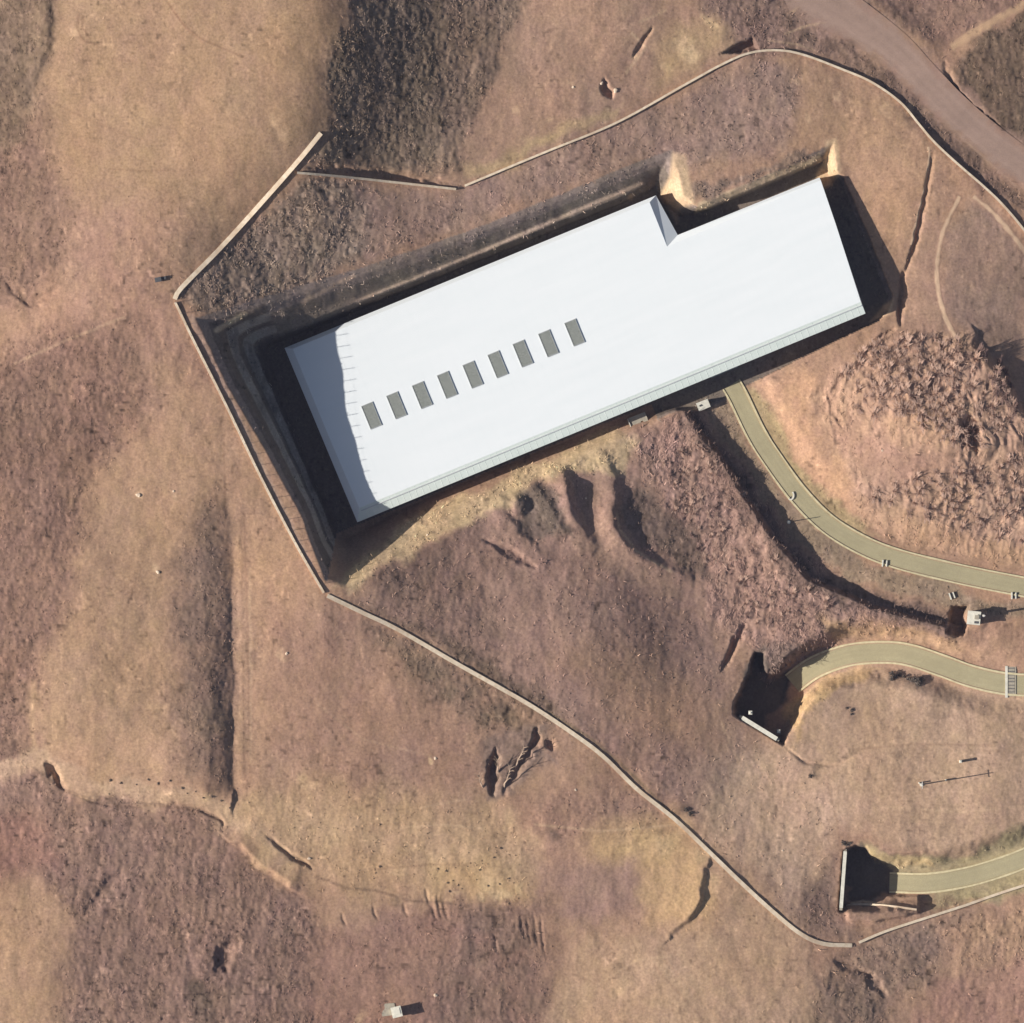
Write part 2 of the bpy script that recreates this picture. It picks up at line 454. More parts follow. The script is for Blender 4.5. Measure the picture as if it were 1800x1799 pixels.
ridge([(880,878),(905,930),(960,985)], [0.6,0.6,0.3], 14)
bump(912, 888, 26, 26, 1.3, 0.3, 0.15)
cut([(1056,150),(1066,142),(1078,162),(1072,176),(1060,168)], 1.0, 7)

# ---- hall frame: a along the long axis, b across it towards the south-east
OX, OY = 500.0, 612.0
UX, UY = 0.925, -0.380
VX, VY = 0.380, 0.925
def hb(a, b): return (OX + a * UX + b * VX, OY + a * UY + b * VY)
FLOOR_Z = -8.2
floor_poly = [hb(-34,-14), hb(300,-13), hb(690,-12), hb(712,-14), hb(716,20), hb(735,52), hb(790,58), hb(1000,56), hb(1008,110), hb(1004,340),
              hb(985,352), hb(860,360), hb(700,372), hb(640,362), hb(520,342), hb(250,338), hb(80,340), hb(-30,352), hb(-36,340)]
rim = [ # x, y, side
 (345,560,'W'),(420,538,'N'),(520,505,'N'),(640,470,'N'),(820,408,'N'),(1000,336,'N'),(1100,293,'N'),(1182,262,'N'),
 (1192,300,'X'),(1200,345,'X'),(1226,364,'E2'),(1334,314,'E2'),(1444,262,'E2'),(1466,248,'X'),(1470,300,'X'),
 (1485,312,'E'),(1530,418,'E'),(1571,520,'E'),(1560,548,'E'),(1480,592,'S2'),(1400,632,'S2'),(1330,660,'S2'),(1285,700,'G'),(1240,720,'G'),
 (1190,722,'S2'),(1110,760,'S2'),(1000,815,'S'),(900,878,'S'),(760,958,'S'),(610,1033,'S'),(572,1022,'S'),(530,905,'W'),(464,786,'W'),(401,678,'W')]
rim_poly = [(r[0], r[1]) for r in rim]
PROF = {
 'W':  ([0,.10,.20,.38,.48,.64,.74,1],[0,.02,.30,.34,.62,.66,.90,1]),
 'N':  ([0,.08,.16,.32,.80,1],[0,.45,.68,.71,.97,1]),
 'X':  ([0,.25,.6,1],[0,.35,.75,1]),
 'E2': ([0,.15,.95,1],[0,.82,.99,1]),
 'E':  ([0,.8,.96,1],[0,.12,.3,1]),
 'S':  ([0,.08,.55,.93,1],[0,.12,.60,.98,1]),
 'S2': ([0,.3,.8,1],[0,.2,.85,1]),
 'G':  ([0,.5,1],[0,.05,1]),
}
w_ = window(rim_poly + floor_poly, 12)
x = PX[w_] + fbm(PX[w_] / 22, PY[w_] / 22, 61, 3) * 1.6
y = PY[w_] + fbm(PX[w_] / 22, PY[w_] / 22, 67, 3) * 1.6
d_in = pdist(x, y, floor_poly, True)[0]
in_f = inside(x, y, floor_poly); in_r = inside(x, y, rim_poly) | in_f
d_out = pdist(x, y, rim_poly, True)[0]
tt = np.where(in_f, 0, np.where(in_r, d_in / (d_in + d_out + 1e-6), 1))
wsum = np.zeros(x.shape); psum = np.zeros(x.shape)
groups = {}
for i in range(len(rim)):
    groups.setdefault(rim[i][2], []).append((rim_poly[i], rim_poly[(i + 1) % len(rim)]))
for key, segs in groups.items():
    dd = np.full(x.shape, 1e9)
    for (p, q) in segs: dd = np.minimum(dd, pdist(x, y, [p, q])[0])
    ww = 1 / (dd + 3) ** 4
    wsum += ww; psum += ww * np.interp(tt, *PROF[key])
pr = psum / wsum
pr = np.where(in_f, 0, np.where(in_r, pr, 1))
zn = Z[w_]
PITMASK = np.zeros(Z.shape); PITMASK[w_] = np.where(in_r, 1.0, 0.0)
PIT_T = np.ones(Z.shape); PIT_T[w_] = tt
Z[w_] = np.where(pr < 1, FLOOR_Z + (np.maximum(zn, FLOOR_Z + 0.3) - FLOOR_Z) * pr, zn)

# ---- roads: x, y, height of the surface
ROAD1 = smooth_line([(1262,640,-8.1),(1293,687,-8.1),(1330,762,-8.2),(1362,812,-8.4),(1403,868,-8.6),(1452,918,-8.9),(1512,956,-9.3),(1580,983,-9.6),(1690,1010,-10.0),(1800,1032,-10.3),(1900,1050,-10.6)], 10)
ROAD2 = smooth_line([(1335,1281,-15.6),(1352,1255,-15.5),(1376,1222,-15.0),(1404,1196,-14.2),(1440,1172,-13.5),(1495,1153,-12.7),(1555,1148,-12.3),(1602,1153,-12.0),(1660,1172,-11.8),(1710,1190,-11.7),(1769,1203,-11.6),(1830,1206,-11.6),(1900,1204,-11.6)], 10)
ROAD3 = smooth_line([(1486,1553,-15.8),(1530,1555,-15.7),(1567,1555,-15.4),(1633,1556,-14.9),(1700,1546,-14.8),(1760,1529,-14.7),(1815,1508,-14.6),(1900,1468,-14.5)], 10)
DIRT = smooth_line([(1380,-60,0.8),(1442,-2,0.2),(1500,35,-0.4),(1570,85,-1.2),(1622,137,-1.8),(1668,184,-2.4),(1722,232,-3.2),(1800,292,-4.2),(1900,360,-5.2)], 10)

def carve(line, flat, blend, clip=None, z_of=None):
    w_ = window(line[:, :2], float(np.max(flat) + np.max(blend)) + 20)
    x, y = PX[w_], PY[w_]
    jx = x + fbm(x / 18, y / 18, 71, 3) * 4; jy = y + fbm(x / 18, y / 18, 77, 3) * 4
    d, par, side, ed = pdist(jx, jy, line)
    zl = np.interp(par, np.arange(len(line)), line[:, 2])
    fl = np.interp(par, np.arange(len(line)), flat) if np.ndim(flat) else flat
    bl = np.interp(par, np.arange(len(line)), blend) if np.ndim(blend) else blend
    k = 1 - sstep(0, 1, (d - fl) / bl)
    if clip is not None:
        (x0, y0), (x1, y1) = clip
        s = ((x1 - x0) * (y - y0) - (y1 - y0) * (x - x0)) / math.hypot(x1 - x0, y1 - y0)   # >0 = behind the head wall
        k = k * (1 - sstep(1.0, 4.5, s))
    Z[w_] = Z[w_] * (1 - k) + (zl - 0.06) * k

n1, n2, n3 = len(ROAD1), len(ROAD2), len(ROAD3)
carve(DIRT, 33, 50)
gully([(1664,112),(1676,158),(1700,192),(1736,224),(1800,278),(1870,335)], [0.9,1.7,2.0,2.1,2.1,2.0], 16)
carve(ROAD1, 30, 42)
HW1 = ((1376, 1306), (1296, 1257))         # head wall of the upper tunnel, hill behind on the left of travel
HW2 = ((1479, 1606), (1488, 1492))
# the cut widens towards each tunnel mouth
par2 = np.arange(n2) / 10.0
carve(ROAD2, np.interp(par2, [0,2,3,4,5,12], [44,34,26,24,24,24]), np.interp(par2, [0,2,3.5,5,12], [10,16,22,40,40]), (HW1[1], HW1[0]))
par3 = np.arange(n3) / 10.0
carve(ROAD3, np.interp(par3, [0,1,2,3,7], [44,34,24,22,22]), np.interp(par3, [0,1,2,3,7], [12,18,30,40,40]), (HW2[1], HW2[0]))
cut([(1330,1146),(1341,1150),(1350,1192),(1398,1184),(1376,1244),(1340,1282),(1301,1256),(1290,1250)], 0, 8, 5, -15.7)
cut([(1489,1496),(1506,1489),(1524,1491),(1534,1506),(1546,1516),(1564,1532),(1566,1574),(1488,1588)], 0, 7, 4, -15.9)
cut([(1488,1590),(1540,1578),(1619,1576),(1620,1608),(1540,1625),(1492,1622)], -1.3, 5, 2)
# cellar-like pit beside the boundary wall, top right
cut([(1266,96),(1290,82),(1323,66),(1334,86),(1300,95)], 1.9, 6, 3)
# drop in front of the small white hut
cut([(1676,1066),(1704,1066),(1706,1092),(1694,1120),(1664,1114)], 3.2, 8, 4)
w_ = window([(1715,1086)], 60); k = 1 - sstep(16, 26, np.hypot(PX[w_] - 1717, PY[w_] - 1088)); Z[w_] = Z[w_] * (1 - k) - 9.9 * k

# ------------------------------------------------------------------ ground cover: colour and scrub density
C = np.empty((NY, NX, 3)); C[:] = alb(171, 138, 115)
DENS = np.zeros((NY, NX)); RIDGE = np.zeros((NY, NX)); ZONE = np.full((NY, NX), -1, int)
jX = PX + fbm(PX / 45, PY / 45, 101, 4) * 22 + fbm(PX / 9, PY / 9, 105, 2) * 4
jY = PY + fbm(PX / 45, PY / 45, 103, 4) * 22 + fbm(PX / 9, PY / 9, 107, 2) * 4
def region(poly, col, feather=20, dens=None, ridge=None, zone=None, strength=1.0, jitter=True, patch=0.0):
    w_ = window(poly, feather * 1.2 + 30)
    x = jX[w_] if jitter else PX[w_]; y = jY[w_] if jitter else PY[w_]
    m = sstep(-feather, feather, sd_poly(x, y, poly)) * strength
    if patch > 0: m = m * np.clip(1 + patch * fbm(PX[w_] / 26, PY[w_] / 30, 113, 4) * 1.6, 0, 1)
    C[w_] = C[w_] * (1 - m[..., None]) + alb(*col) * m[..., None]
    if dens is not None: DENS[w_] = DENS[w_] * (1 - m) + dens * m
    if ridge is not None: RIDGE[w_] = RIDGE[w_] * (1 - m) + ridge * m
    if zone is not None: ZONE[w_] = np.where(m > 0.4, zone, ZONE[w_])
def stroke(pts, width, col, feather=3, strength=1.0, jitter=False, dens=None):
    w_ = window(pts, width + feather + 30)
    x = jX[w_] if jitter else PX[w_] + fbm(PX[w_] / 12, PY[w_] / 12, 131, 2) * 1.5
    y = jY[w_] if jitter else PY[w_]
    d = pdist(x, y, pts)[0]
    m = (1 - sstep(width / 2 - feather, width / 2 + feather, d)) * strength
    C[w_] = C[w_] * (1 - m[..., None]) + alb(*col) * m[..., None]
    if dens is not None: DENS[w_] = DENS[w_] * (1 - m) + dens * m
def spot(cx, cy, r, col, strength=1.0, feather=0.8):
    w_ = window([(cx - r, cy - r), (cx + r, cy + r)], r)
    q = np.hypot(jX[w_] - cx, jY[w_] - cy) / r
    m = (1 - sstep(1 - feather, 1 + feather * 0.4, q)) * strength
    C[w_] = C[w_] * (1 - m[..., None]) + alb(*col) * m[..., None]

DENS[:] = 0.05
ZN = ['west hillside', 'corner field', 'north slope', 'bank above the hall', 'south hillside', 'road bank', 'mound', 'lower thicket', 'lower slope', 'verges']
region([(110,-80),(620,-80),(575,150),(565,240),(310,525),(230,540),(150,430),(95,300),(62,170)], (157,129,104), 30, 0.04)
region([(150,350),(330,400),(300,520),(400,690),(250,700),(60,600),(100,430)], (164,131,112), 60, 0.18, 0.3)
region([(-80,200),(70,180),(110,300),(125,470),(60,540),(-80,560)], (128,103,90), 40, 0.5, 0.6, 0)
region([(-80,-80),(108,-20),(96,90),(62,168),(30,250),(-80,260)], (112,95,81), 18, 0.7, 0.5, 1)
region([(-80,640),(60,590),(240,560),(260,690),(200,800),(160,880),(150,960),(120,1090),(75,1180),(58,1290),(60,1340),(0,1380),(-80,1380)], (130,103,90), 45, 0.55, 0.6, 0)
region([(280,640),(400,700),(570,1045),(560,1380),(430,1390),(430,1000),(330,820)], (184,149,122), 30, 0.04)
region([(190,820),(330,700),(360,860),(310,1000),(290,1370),(190,1390),(85,1330),(62,1250),(130,1080),(160,900)], (180,147,119), 25, 0.04)
region([(470,1050),(620,1080),(800,1190),(860,1280),(800,1390),(560,1380),(470,1330)], (165,132,113), 60, 0.08)
region([(335,900),(380,860),(404,940),(409,1100),(408,1375),(330,1370),(305,1200),(310,1000)], (130,108,94), 34, 0.4, 0.4, 0, patch=0.4)
region([(640,-80),(960,-80),(905,40),(850,180),(800,300),(720,312),(545,296),(572,235),(580,120),(605,40)], (116,102,89), 26, 0.9, 0.5, 2)
region([(800,-80),(960,-80),(880,60),(820,250),(780,300)], (146,122,105), 60, 0.5, 0.4, 2, 0.7)
region([(950,-80),(1400,-80),(1400,60),(1190,150),(815,325),(810,290),(880,120)], (172,140,119), 14, 0.06)
region([(810,300),(980,235),(1090,180),(1090,215),(815,327)], (184,157,122), 12, 0.05)
region([(310,530),(540,310),(660,330),(700,400),(640,465),(360,560)], (140,122,108), 16, 0.85, 0.5, 3)
region([(640,330),(800,335),(960,270),(1190,165),(1330,98),(1400,130),(1380,260),(1190,300),(1100,290),(650,460)], (154,128,115), 20, 0.25, 0.25, 3)
region([(1400,110),(1480,125),(1590,190),(1630,260),(1600,430),(1570,520),(1490,310),(1440,250),(1390,255)], (175,142,116), 25, 0.05)
region([(1240,-60),(1440,0),(1470,60),(1560,130),(1640,235),(1500,115),(1330,85),(1230,70)], (140,115,104), 16, 0.35, 0.4, 9)
region([(1400,60),(1490,70),(1620,190),(1720,280),(1830,380),(1830,410),(1700,300),(1610,210),(1530,138)], (124,102,90), 10, 0.6, 0.5, 9)
region([(1510,-60),(1830,-60),(1830,-10),(1690,70),(1640,80),(1560,30)], (142,114,101), 14, 0.3, 0.3, 9)
region([(1672,110),(1720,70),(1850,-5),(1850,260),(1800,265),(1735,205),(1685,150)], (108,91,77), 10, 0.6, 0.4, 1)
region([(1660,420),(1720,340),(1800,430),(1860,480),(1860,640),(1790,640),(1700,600),(1655,540)], (156,130,114), 14, 0.08, 0.2)
region([(1590,560),(1610,440),(1640,300),(1680,340),(1655,440),(1660,560),(1690,600),(1600,590)], (168,137,117), 14, 0.06)
region([(1090,760),(1230,715),(1310,830),(1400,960),(1480,1040),(1660,1100),(1650,1120),(1480,1125),(1345,1155),(1275,1120),(1210,1000),(1150,860)], (160,130,118), 16, 0.6, 1.0, 5)
region([(1440,1085),(1660,1105),(1690,1140),(1560,1125),(1470,1130)], (184,150,118), 16, 0.4, 0.6, 9)
region([(620,1050),(760,960),(900,880),(1090,790),(1150,860),(1230,1040),(1290,1160),(1280,1260),(1340,1330),(1240,1450),(1000,1270),(800,1140)], (160,130,116), 18, 0.18, 0.3, 4)
region([(1000,1150),(1150,1130),(1280,1250),(1300,1330),(1200,1330),(1060,1250)], (166,134,112), 50, 0.1, 0.2)
region([(600,1050),(740,1090),(940,1200),(1000,1290),(940,1250),(760,1130)], (112,95,82), 22, 0.6, 0.3, 4, patch=0.6)
region([(640,1100),(760,1150),(900,1225),(930,1290),(830,1280),(740,1200)], (116,99,84), 30, 0.6, 0.3, 4, patch=0.5)
region([(650,1010),(780,970),(860,1040),(900,1130),(780,1100)], (134,110,97), 30, 0.4, 0.4, 4, patch=0.6)
region([(880,870),(960,860),(1010,950),(930,930)], (112,98,88), 10, 0.5, 0.3, 4)
region([(1075,900),(1130,850),(1230,930),(1250,1010),(1190,1000)], (120,102,92), 14, 0.6, 0.4, 4)
region([(1010,960),(1040,860),(1070,800),(1090,860),(1070,920),(1150,1000),(1240,1050),(1200,1060),(1080,1010)], (158,130,114), 8, 0.05)
region([(585,1015),(720,915),(800,880),(920,820),(1000,790),(1090,750),(1120,770),(1100,830),(1010,830),(930,855),(880,905),(760,957),(610,1034)], (200,174,138), 10, 0.4, 0.2, 9)
region([(1340,660),(1410,640),(1440,690),(1420,740),(1480,830),(1500,900),(1440,870),(1380,780)], (194,155,126), 12, 0.08, 0.3)
region([(1420,700),(1470,640),(1560,585),(1680,590),(1760,640),(1830,760),(1830,990),(1700,960),(1580,930),(1500,880),(1470,790)], (180,147,126), 18, 0.25, 1.4, 6)
region([(1480,760),(1600,780),(1680,800),(1680,830),(1540,850),(1490,810)], (172,138,120), 20, 0.1, 0.4)
region([(1560,740),(1660,720),(1680,790),(1580,790)], (192,157,130), 14, 0.1, 1.0)
region([(1500,870),(1680,930),(1830,970),(1830,1010),(1640,965),(1520,930)], (180,146,120), 12, 0.3, 0.9, 6)
region([(1235,705),(1275,695),(1330,800),(1400,890),(1480,960),(1560,1000),(1700,1040),(1830,1060),(1830,1085),(1660,1070),(1500,1020),(1400,950),(1330,860)], (150,130,110), 8, 0.3, 0.2, 9)
region([(1290,690),(1330,680),(1400,800),(1480,890),(1540,940),(1480,930),(1390,850),(1330,770)], (182,160,122), 8, 0.15, 0.3, 9)
region([(1470,1170),(1600,1180),(1700,1210),(1830,1225),(1830,1490),(1700,1510),(1560,1480),(1420,1420),(1360,1330),(1400,1250)], (186,156,131), 20, 0.1, 0.2)
region([(1385,1250),(1430,1200),(1500,1175),(1540,1180),(1450,1230),(1400,1300)], (206,172,128), 7, 0.15, 0.3)
region([(1300,1300),(1400,1330),(1480,1420),(1400,1600),(1250,1480),(1230,1400)], (194,164,140), 40, 0.12, 0.3, 4)
region([(1380,1590),(1470,1500),(1480,1620),(1520,1650),(1430,1650),(1340,1540)], (146,121,106), 20, 0.2, 0.3, 9)
region([(1520,1490),(1600,1510),(1700,1500),(1830,1440),(1830,1560),(1650,1600),(1620,1575),(1560,1540)], (166,152,118), 10, 0.1, 0.1, 9)
region([(1530,1500),(1560,1500),(1640,1522),(1640,1535),(1570,1530)], (205,180,135), 5, 0.1)
region([(1330,1140),(1455,1130),(1440,1155),(1390,1185),(1350,1200)], (140,118,107), 10, 0.6, 0.6, 5)
# lower part
region([(80,1350),(150,1400),(280,1410),(390,1440),(400,1480),(500,1560),(530,1550),(570,1640),(560,1830),(90,1830),(130,1620),(60,1500),(-80,1450),(-80,1370)], (136,110,98), 18, 0.55, 0.6, 7)
region([(-80,1540),(60,1560),(100,1620),(90,1830),(-80,1830)], (178,145,117), 50, 0.08)
region([(-80,1420),(60,1430),(110,1530),(-80,1550)], (142,108,96), 30, 0.3, 0.3, 7)
region([(560,1640),(900,1580),(980,1830),(540,1830)], (142,110,98), 30, 0.25, 0.4, 8)
region([(530,1680),(680,1620),(780,1680),(740,1780),(600,1790)], (154,122,107), 50, 0.12, 0.2)
region([(800,1590),(960,1580),(970,1830),(760,1830)], (130,106,94), 45, 0.4, 0.6, 8, patch=0.6)
region([(430,1410),(560,1380),(870,1400),(930,1500),(920,1570),(720,1580),(560,1550),(440,1480)], (184,153,121), 40, 0.15, 0.3, 8)
region([(740,1480),(880,1500),(930,1570),(760,1570)], (194,161,122), 30, 0.15, 0.3)
region([(930,1400),(1130,1380),(1190,1450),(1060,1470),(960,1500)], (160,129,112), 30, 0.2, 0.4, 8)
region([(1040,1460),(1180,1430),(1260,1520),(1260,1620),(1150,1640),(1130,1560),(1030,1510)], (194,161,122), 30, 0.08, 0.2)
region([(940,1520),(1110,1510),(1130,1600),(1000,1620)], (158,128,114), 22, 0.06)
region([(1000,1640),(1260,1640),(1420,1680),(1500,1830),(960,1830)], (184,153,126), 30, 0.06)
region([(1240,1500),(1290,1530),(1420,1650),(1440,1760),(1280,1700)], (182,151,125), 25, 0.06)
region([(1510,1660),(1620,1620),(1700,1610),(1640,1720),(1560,1760),(1480,1700)], (142,120,106), 34, 0.45, 0.5, 8, patch=0.4)
region([(1650,1640),(1850,1570),(1850,1720),(1700,1740)], (176,143,118), 25, 0.35, 0.6, 8)
region([(1640,1740),(1850,1690),(1850,1850),(1560,1850)], (168,131,114), 30, 0.15, 0.3)
region([(1440,1720),(1560,1700),(1580,1850),(1420,1850)], (134,113,100), 40, 0.5, 0.8, 8, patch=0.6)
region([(860,1290),(960,1270),(970,1330),(900,1400),(850,1400),(840,1340)], (140,118,106), 10, 0.15, 0.5)
region([(1160,60),(1260,30),(1280,80),(1200,130),(1150,150)], (188,157,124), 22, 0.05, 0.3)
region([(1328,1146),(1342,1148),(1352,1194),(1398,1186),(1378,1246),(1342,1284),(1299,1258),(1288,1250)], (98,89,81), 5, 0.02)  # upper tunnel cut: floor painted dark to deepen its shade
region([(1488,1495),(1506,1488),(1526,1490),(1536,1506),(1548,1516),(1566,1532),(1567,1576),(1486,1590)], (98,89,81), 4, 0.02)  # lower tunnel cut: shade likewise put into the floor colour
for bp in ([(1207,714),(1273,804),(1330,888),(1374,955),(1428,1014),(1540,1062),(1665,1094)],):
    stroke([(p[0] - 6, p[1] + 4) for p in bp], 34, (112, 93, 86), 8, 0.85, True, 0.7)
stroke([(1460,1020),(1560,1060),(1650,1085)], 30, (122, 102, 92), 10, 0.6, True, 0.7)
# pit sides
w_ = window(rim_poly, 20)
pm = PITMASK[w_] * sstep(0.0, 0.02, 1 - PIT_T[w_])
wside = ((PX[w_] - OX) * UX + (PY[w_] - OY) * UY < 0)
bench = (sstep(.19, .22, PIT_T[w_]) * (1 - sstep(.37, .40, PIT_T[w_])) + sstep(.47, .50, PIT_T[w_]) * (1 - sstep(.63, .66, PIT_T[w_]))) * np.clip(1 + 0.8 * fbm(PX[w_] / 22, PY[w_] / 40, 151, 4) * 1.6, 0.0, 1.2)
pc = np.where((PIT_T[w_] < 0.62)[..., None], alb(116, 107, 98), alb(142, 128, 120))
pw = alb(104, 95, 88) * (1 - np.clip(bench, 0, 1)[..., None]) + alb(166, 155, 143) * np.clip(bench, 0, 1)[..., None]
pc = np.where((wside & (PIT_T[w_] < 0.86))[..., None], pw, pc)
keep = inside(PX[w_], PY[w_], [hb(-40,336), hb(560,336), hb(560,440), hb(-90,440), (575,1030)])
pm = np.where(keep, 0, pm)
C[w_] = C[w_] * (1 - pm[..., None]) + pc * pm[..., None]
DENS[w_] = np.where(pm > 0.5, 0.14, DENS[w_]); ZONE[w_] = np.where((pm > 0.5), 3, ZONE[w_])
region([hb(758,55), hb(1000,54), hb(1000,40), hb(880,42), hb(770,40)], (205,180,148), 3, 0.15, 0.1, 3, jitter=False)
region([hb(750,38), hb(990,37), hb(990,16), hb(880,24), hb(760,10)], (140,119,104), 6, 0.7, 0.2, 3)
region([(1182,268),(1205,272),(1214,330),(1222,358),(1196,366),(1190,392),(1180,372),(1160,345),(1178,310)], (212,182,148), 5, 0.02, jitter=False)
region([(1452,248),(1470,244),(1478,300),(1462,325),(1446,330),(1436,306),(1450,282)], (214,184,150), 5, 0.02, jitter=False)
region([(1556,535),(1572,524),(1566,552),(1530,566)], (218,184,150), 3, 0.02, jitter=False)
stroke([hb(150,-27), hb(350,-25), hb(580,-29), hb(690,-30)], 6, (205,180,160), 2)
stroke([hb(-98,-72), hb(-40,-80)], 8, (196,176,150), 2)
stroke([hb(60,-62), hb(160,-70)], 7, (190,165,145), 2)
stroke([(340,560),(400,690),(452,800),(500,900),(545,990)], 9, (188,160,142), 4, 0.7)
stroke([(1380,-60),(1442,-2),(1500,35),(1570,85),(1622,137),(1668,184),(1722,232),(1800,292),(1900,360)], 72, (156,129,117), 10, 0.7, True, 0.05)
stroke([(1290,-30),(1380,20),(1450,20),(1500,35)], 40, (158,132,118), 16, 0.6, True)
stroke([(1490,60),(1560,110),(1620,160),(1690,240),(1790,330)], 3, (196,166,144), 1.5, 0.35)
# trodden lines and field edges
stroke([(1300,1230),(1290,1250)], 2, (170,140,120), 2, 0.1)
stroke([(1394,1250),(1440,1205),(1500,1182)], 6, (214,182,140), 2, 0.5)
stroke([(960,1250),(1040,1300),(1120,1370),(1190,1440)], 5, (120,104,80), 3, 0.7)
stroke([(418,950),(424,1200),(420,1380)], 12, (196,160,130), 6, 0.6)
stroke([(62,1200),(58,1290),(70,1330)], 8, (194,160,128), 4, 0.6)
stroke([(-20,1365),(40,1345),(75,1335),(120,1360),(175,1394),(240,1398),(330,1402),(400,1425),(440,1455),(500,1500)], 30, (188,158,132), 9, 0.85, True, 0.1)
stroke([(60,1350),(110,1385),(180,1411),(280,1413),(340,1420),(388,1440)], 4, (104,86,76), 2, 0.55)
stroke([(470,1468),(505,1500),(548,1525)], 5, (104,86,76), 2, 0.5)
stroke([(700,1455),(780,1450),(850,1457)], 3, (214,182,146), 1.5, 0.7)
stroke([(740,1420),(820,1405)], 3, (206,174,142), 1.5, 0.6)
stroke([(1170,1690),(1270,1799)], 4, (196,160,130), 2, 0.5)
stroke([(1150,1700),(1240,1799)], 4, (150,118,98), 2, 0.35)
stroke([(300,10),(330,55),(360,80)], 3, (158,124,100), 2, 0.6)
stroke([(1268,1270),(1300,1345)], 3, (206,172,140), 2, 0.5)
stroke([(1500,1592),(1520,1588),(1612,1602)], 4, (214,190,158), 1.5, 0.8)
stroke([(1085,905),(1088,930),(1120,970),(1180,1005)], 5, (196,168,142), 2, 0.8)
for (cx, cy, r, s) in [(140,50,10,.4),(245,870,9,.7),(307,865,7,.5),(280,1006,7,.8),(500,1145,9,.4),(765,1333,5,.9),(500,240,18,.35),(490,215,12,.35),
                       (960,215,9,.5),(905,200,9,.4),(1007,155,7,.5),(1480,170,9,.5),(1560,200,9,.4),(1420,210,8,.4),(1100,440,6,.2),(1110,345,9,.4),(1390,150,9,.4),
                       (640,1790,14,.4),(1290,540,8,.2),(1090,1745,20,.4),(1040,1735,16,.35),(1590,190,8,.4)]:
    spot(cx, cy, r, (222,188,152), s)
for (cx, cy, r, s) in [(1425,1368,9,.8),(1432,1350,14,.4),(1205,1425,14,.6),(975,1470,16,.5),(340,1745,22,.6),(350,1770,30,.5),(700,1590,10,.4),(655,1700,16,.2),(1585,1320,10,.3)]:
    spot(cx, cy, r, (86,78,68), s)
for (cx, cy, r, s_) in [(1207,84,17,.85),(1222,92,9,.9),(1190,70,12,.5),(1240,40,12,.6),(1175,112,10,.5),(1253,52,7,.5),(1120,95,8,.4),(1065,182,8,.4),(860,1545,22,.5),(830,1500,26,.4),(1180,1480,26,.4),(1240,1510,18,.4),(770,1500,20,.3),(880,1570,14,.6),(845,1575,10,.5),(905,1560,9,.5),(790,1585,8,.4),(700,1540,14,.35),(620,1450,18,.3),(900,1440,22,.35),(930,1475,16,.3),(1205,1450,20,.35),(1255,1560,14,.4),(460,1505,22,.35),(510,1520,14,.35),(540,1375,16,.3),(360,1402,12,.4)]:
    spot(cx, cy, r, (228, 196, 154), s_)
for pts, wd, k in [([(290,0),(325,48),(360,75),(430,105)],3,.5),([(142,30),(138,55),(150,75),(172,82)],3,.6),([(150,32),(147,52),(160,70)],2.5,.6),([(195,300),(250,304),(300,302)],3,.4),
                  ([(180,105),(260,115),(330,130)],3,.2),([(90,180),(150,210),(250,250)],4,.2),([(600,1340),(700,1360),(800,1365)],3,.25),([(1050,1010),(1120,1050),(1200,1085)],4,.3),
                  ([(430,900),(436,1100),(440,1360)],3,.3),([(425,880),(428,1200),(430,1370)],2.5,.25),([(395,780),(398,900),(404,1000)],3,.35),([(1500,1320),(1600,1310),(1750,1312)],3,.3),([(1700,1240),(1705,1320),(1760,1322)],3,.25),
                  ([(1455,1380),(1470,1430),(1480,1490)],3,.3),([(1340,1330),(1250,1350)],3,.2),([(1120,1480),(1140,1445)],2.5,.4),([(650,1530),(760,1520),(900,1525)],3,.3)]:
    stroke(pts, wd, (112, 84, 68), 2, k)
for pts, wd, k in [([(1040,1740),(1120,1690),(1200,1680)],3,.3),([(940,1450),(1060,1462),(1180,1452)],4,.4),([(560,1240),(640,1300),(760,1330)],4,.15),([(220,560),(120,600),(30,640)],5,.25),([(1550,1420),(1700,1430),(1800,1420)],4,.3),
                   ([(1110,60),(1135,85),(1100,130)],4,.5),([(1125,40),(1170,20)],4,.4),([(1390,20),(1420,0)],3,.7),([(1380,60),(1420,45),(1450,38)],3,.5),([(1350,72),(1400,78),(1430,88)],3,.4),([(440,1000),(442,1200),(441,1340)],4,.25)]:
    stroke(pts, wd, (222, 190, 156), 2, k)
stroke([(395,1432),(520,1450),(660,1468),(800,1482),(910,1505)], 70, (192, 162, 130), 22, 0.45, True, 0.15)
stroke([(556,1542),(610,1562),(660,1566),(720,1584),(800,1590)], 5, (104, 84, 72), 2, 0.5)
C = C * 0.88 + alb(160, 131, 112) * 0.12
# broad tone drift and mottling
tone = 1 + fbm(PX / 120, PY / 150, 201, 4) * 0.10 + fbm(PX / 24, PY / 34, 211, 5) * (0.11 + 0.16 * DENS) + fbm(PX / 5.5, PY / 9, 221, 2) * (0.07 + 0.32 * DENS) + fbm(PX / 11, PY / 17, 225, 3) * (0.08 + 0.12 * DENS)
fl = vnoise(PX / 5.0 + fbm(PX / 30, PY / 30, 227, 2), PY / 7.5, 229); fl2 = vnoise(PX / 6.5, PY / 6.5, 233)
patchy = np.clip(0.6 + 1.3 * fbm(PX / 60, PY / 70, 237, 3), 0.1, 1.6)
tone = tone + patchy * ((fl > 0.80) * (fl - 0.80) * (1.7 + 4.6 * DENS) - (fl2 > 0.76) * (fl2 - 0.76) * (1.6 + 5.0 * DENS))
tone = tone * (1 - 0.10 * np.clip(fbm(PX / 9 + PY / 40, PY / 60, 239, 3), -1, 1) * (0.4 + DENS))
C *= np.clip(tone, 0.40, 1.8)[..., None]
hue = fbm(PX / 70, PY / 90, 231, 4) * 0.05
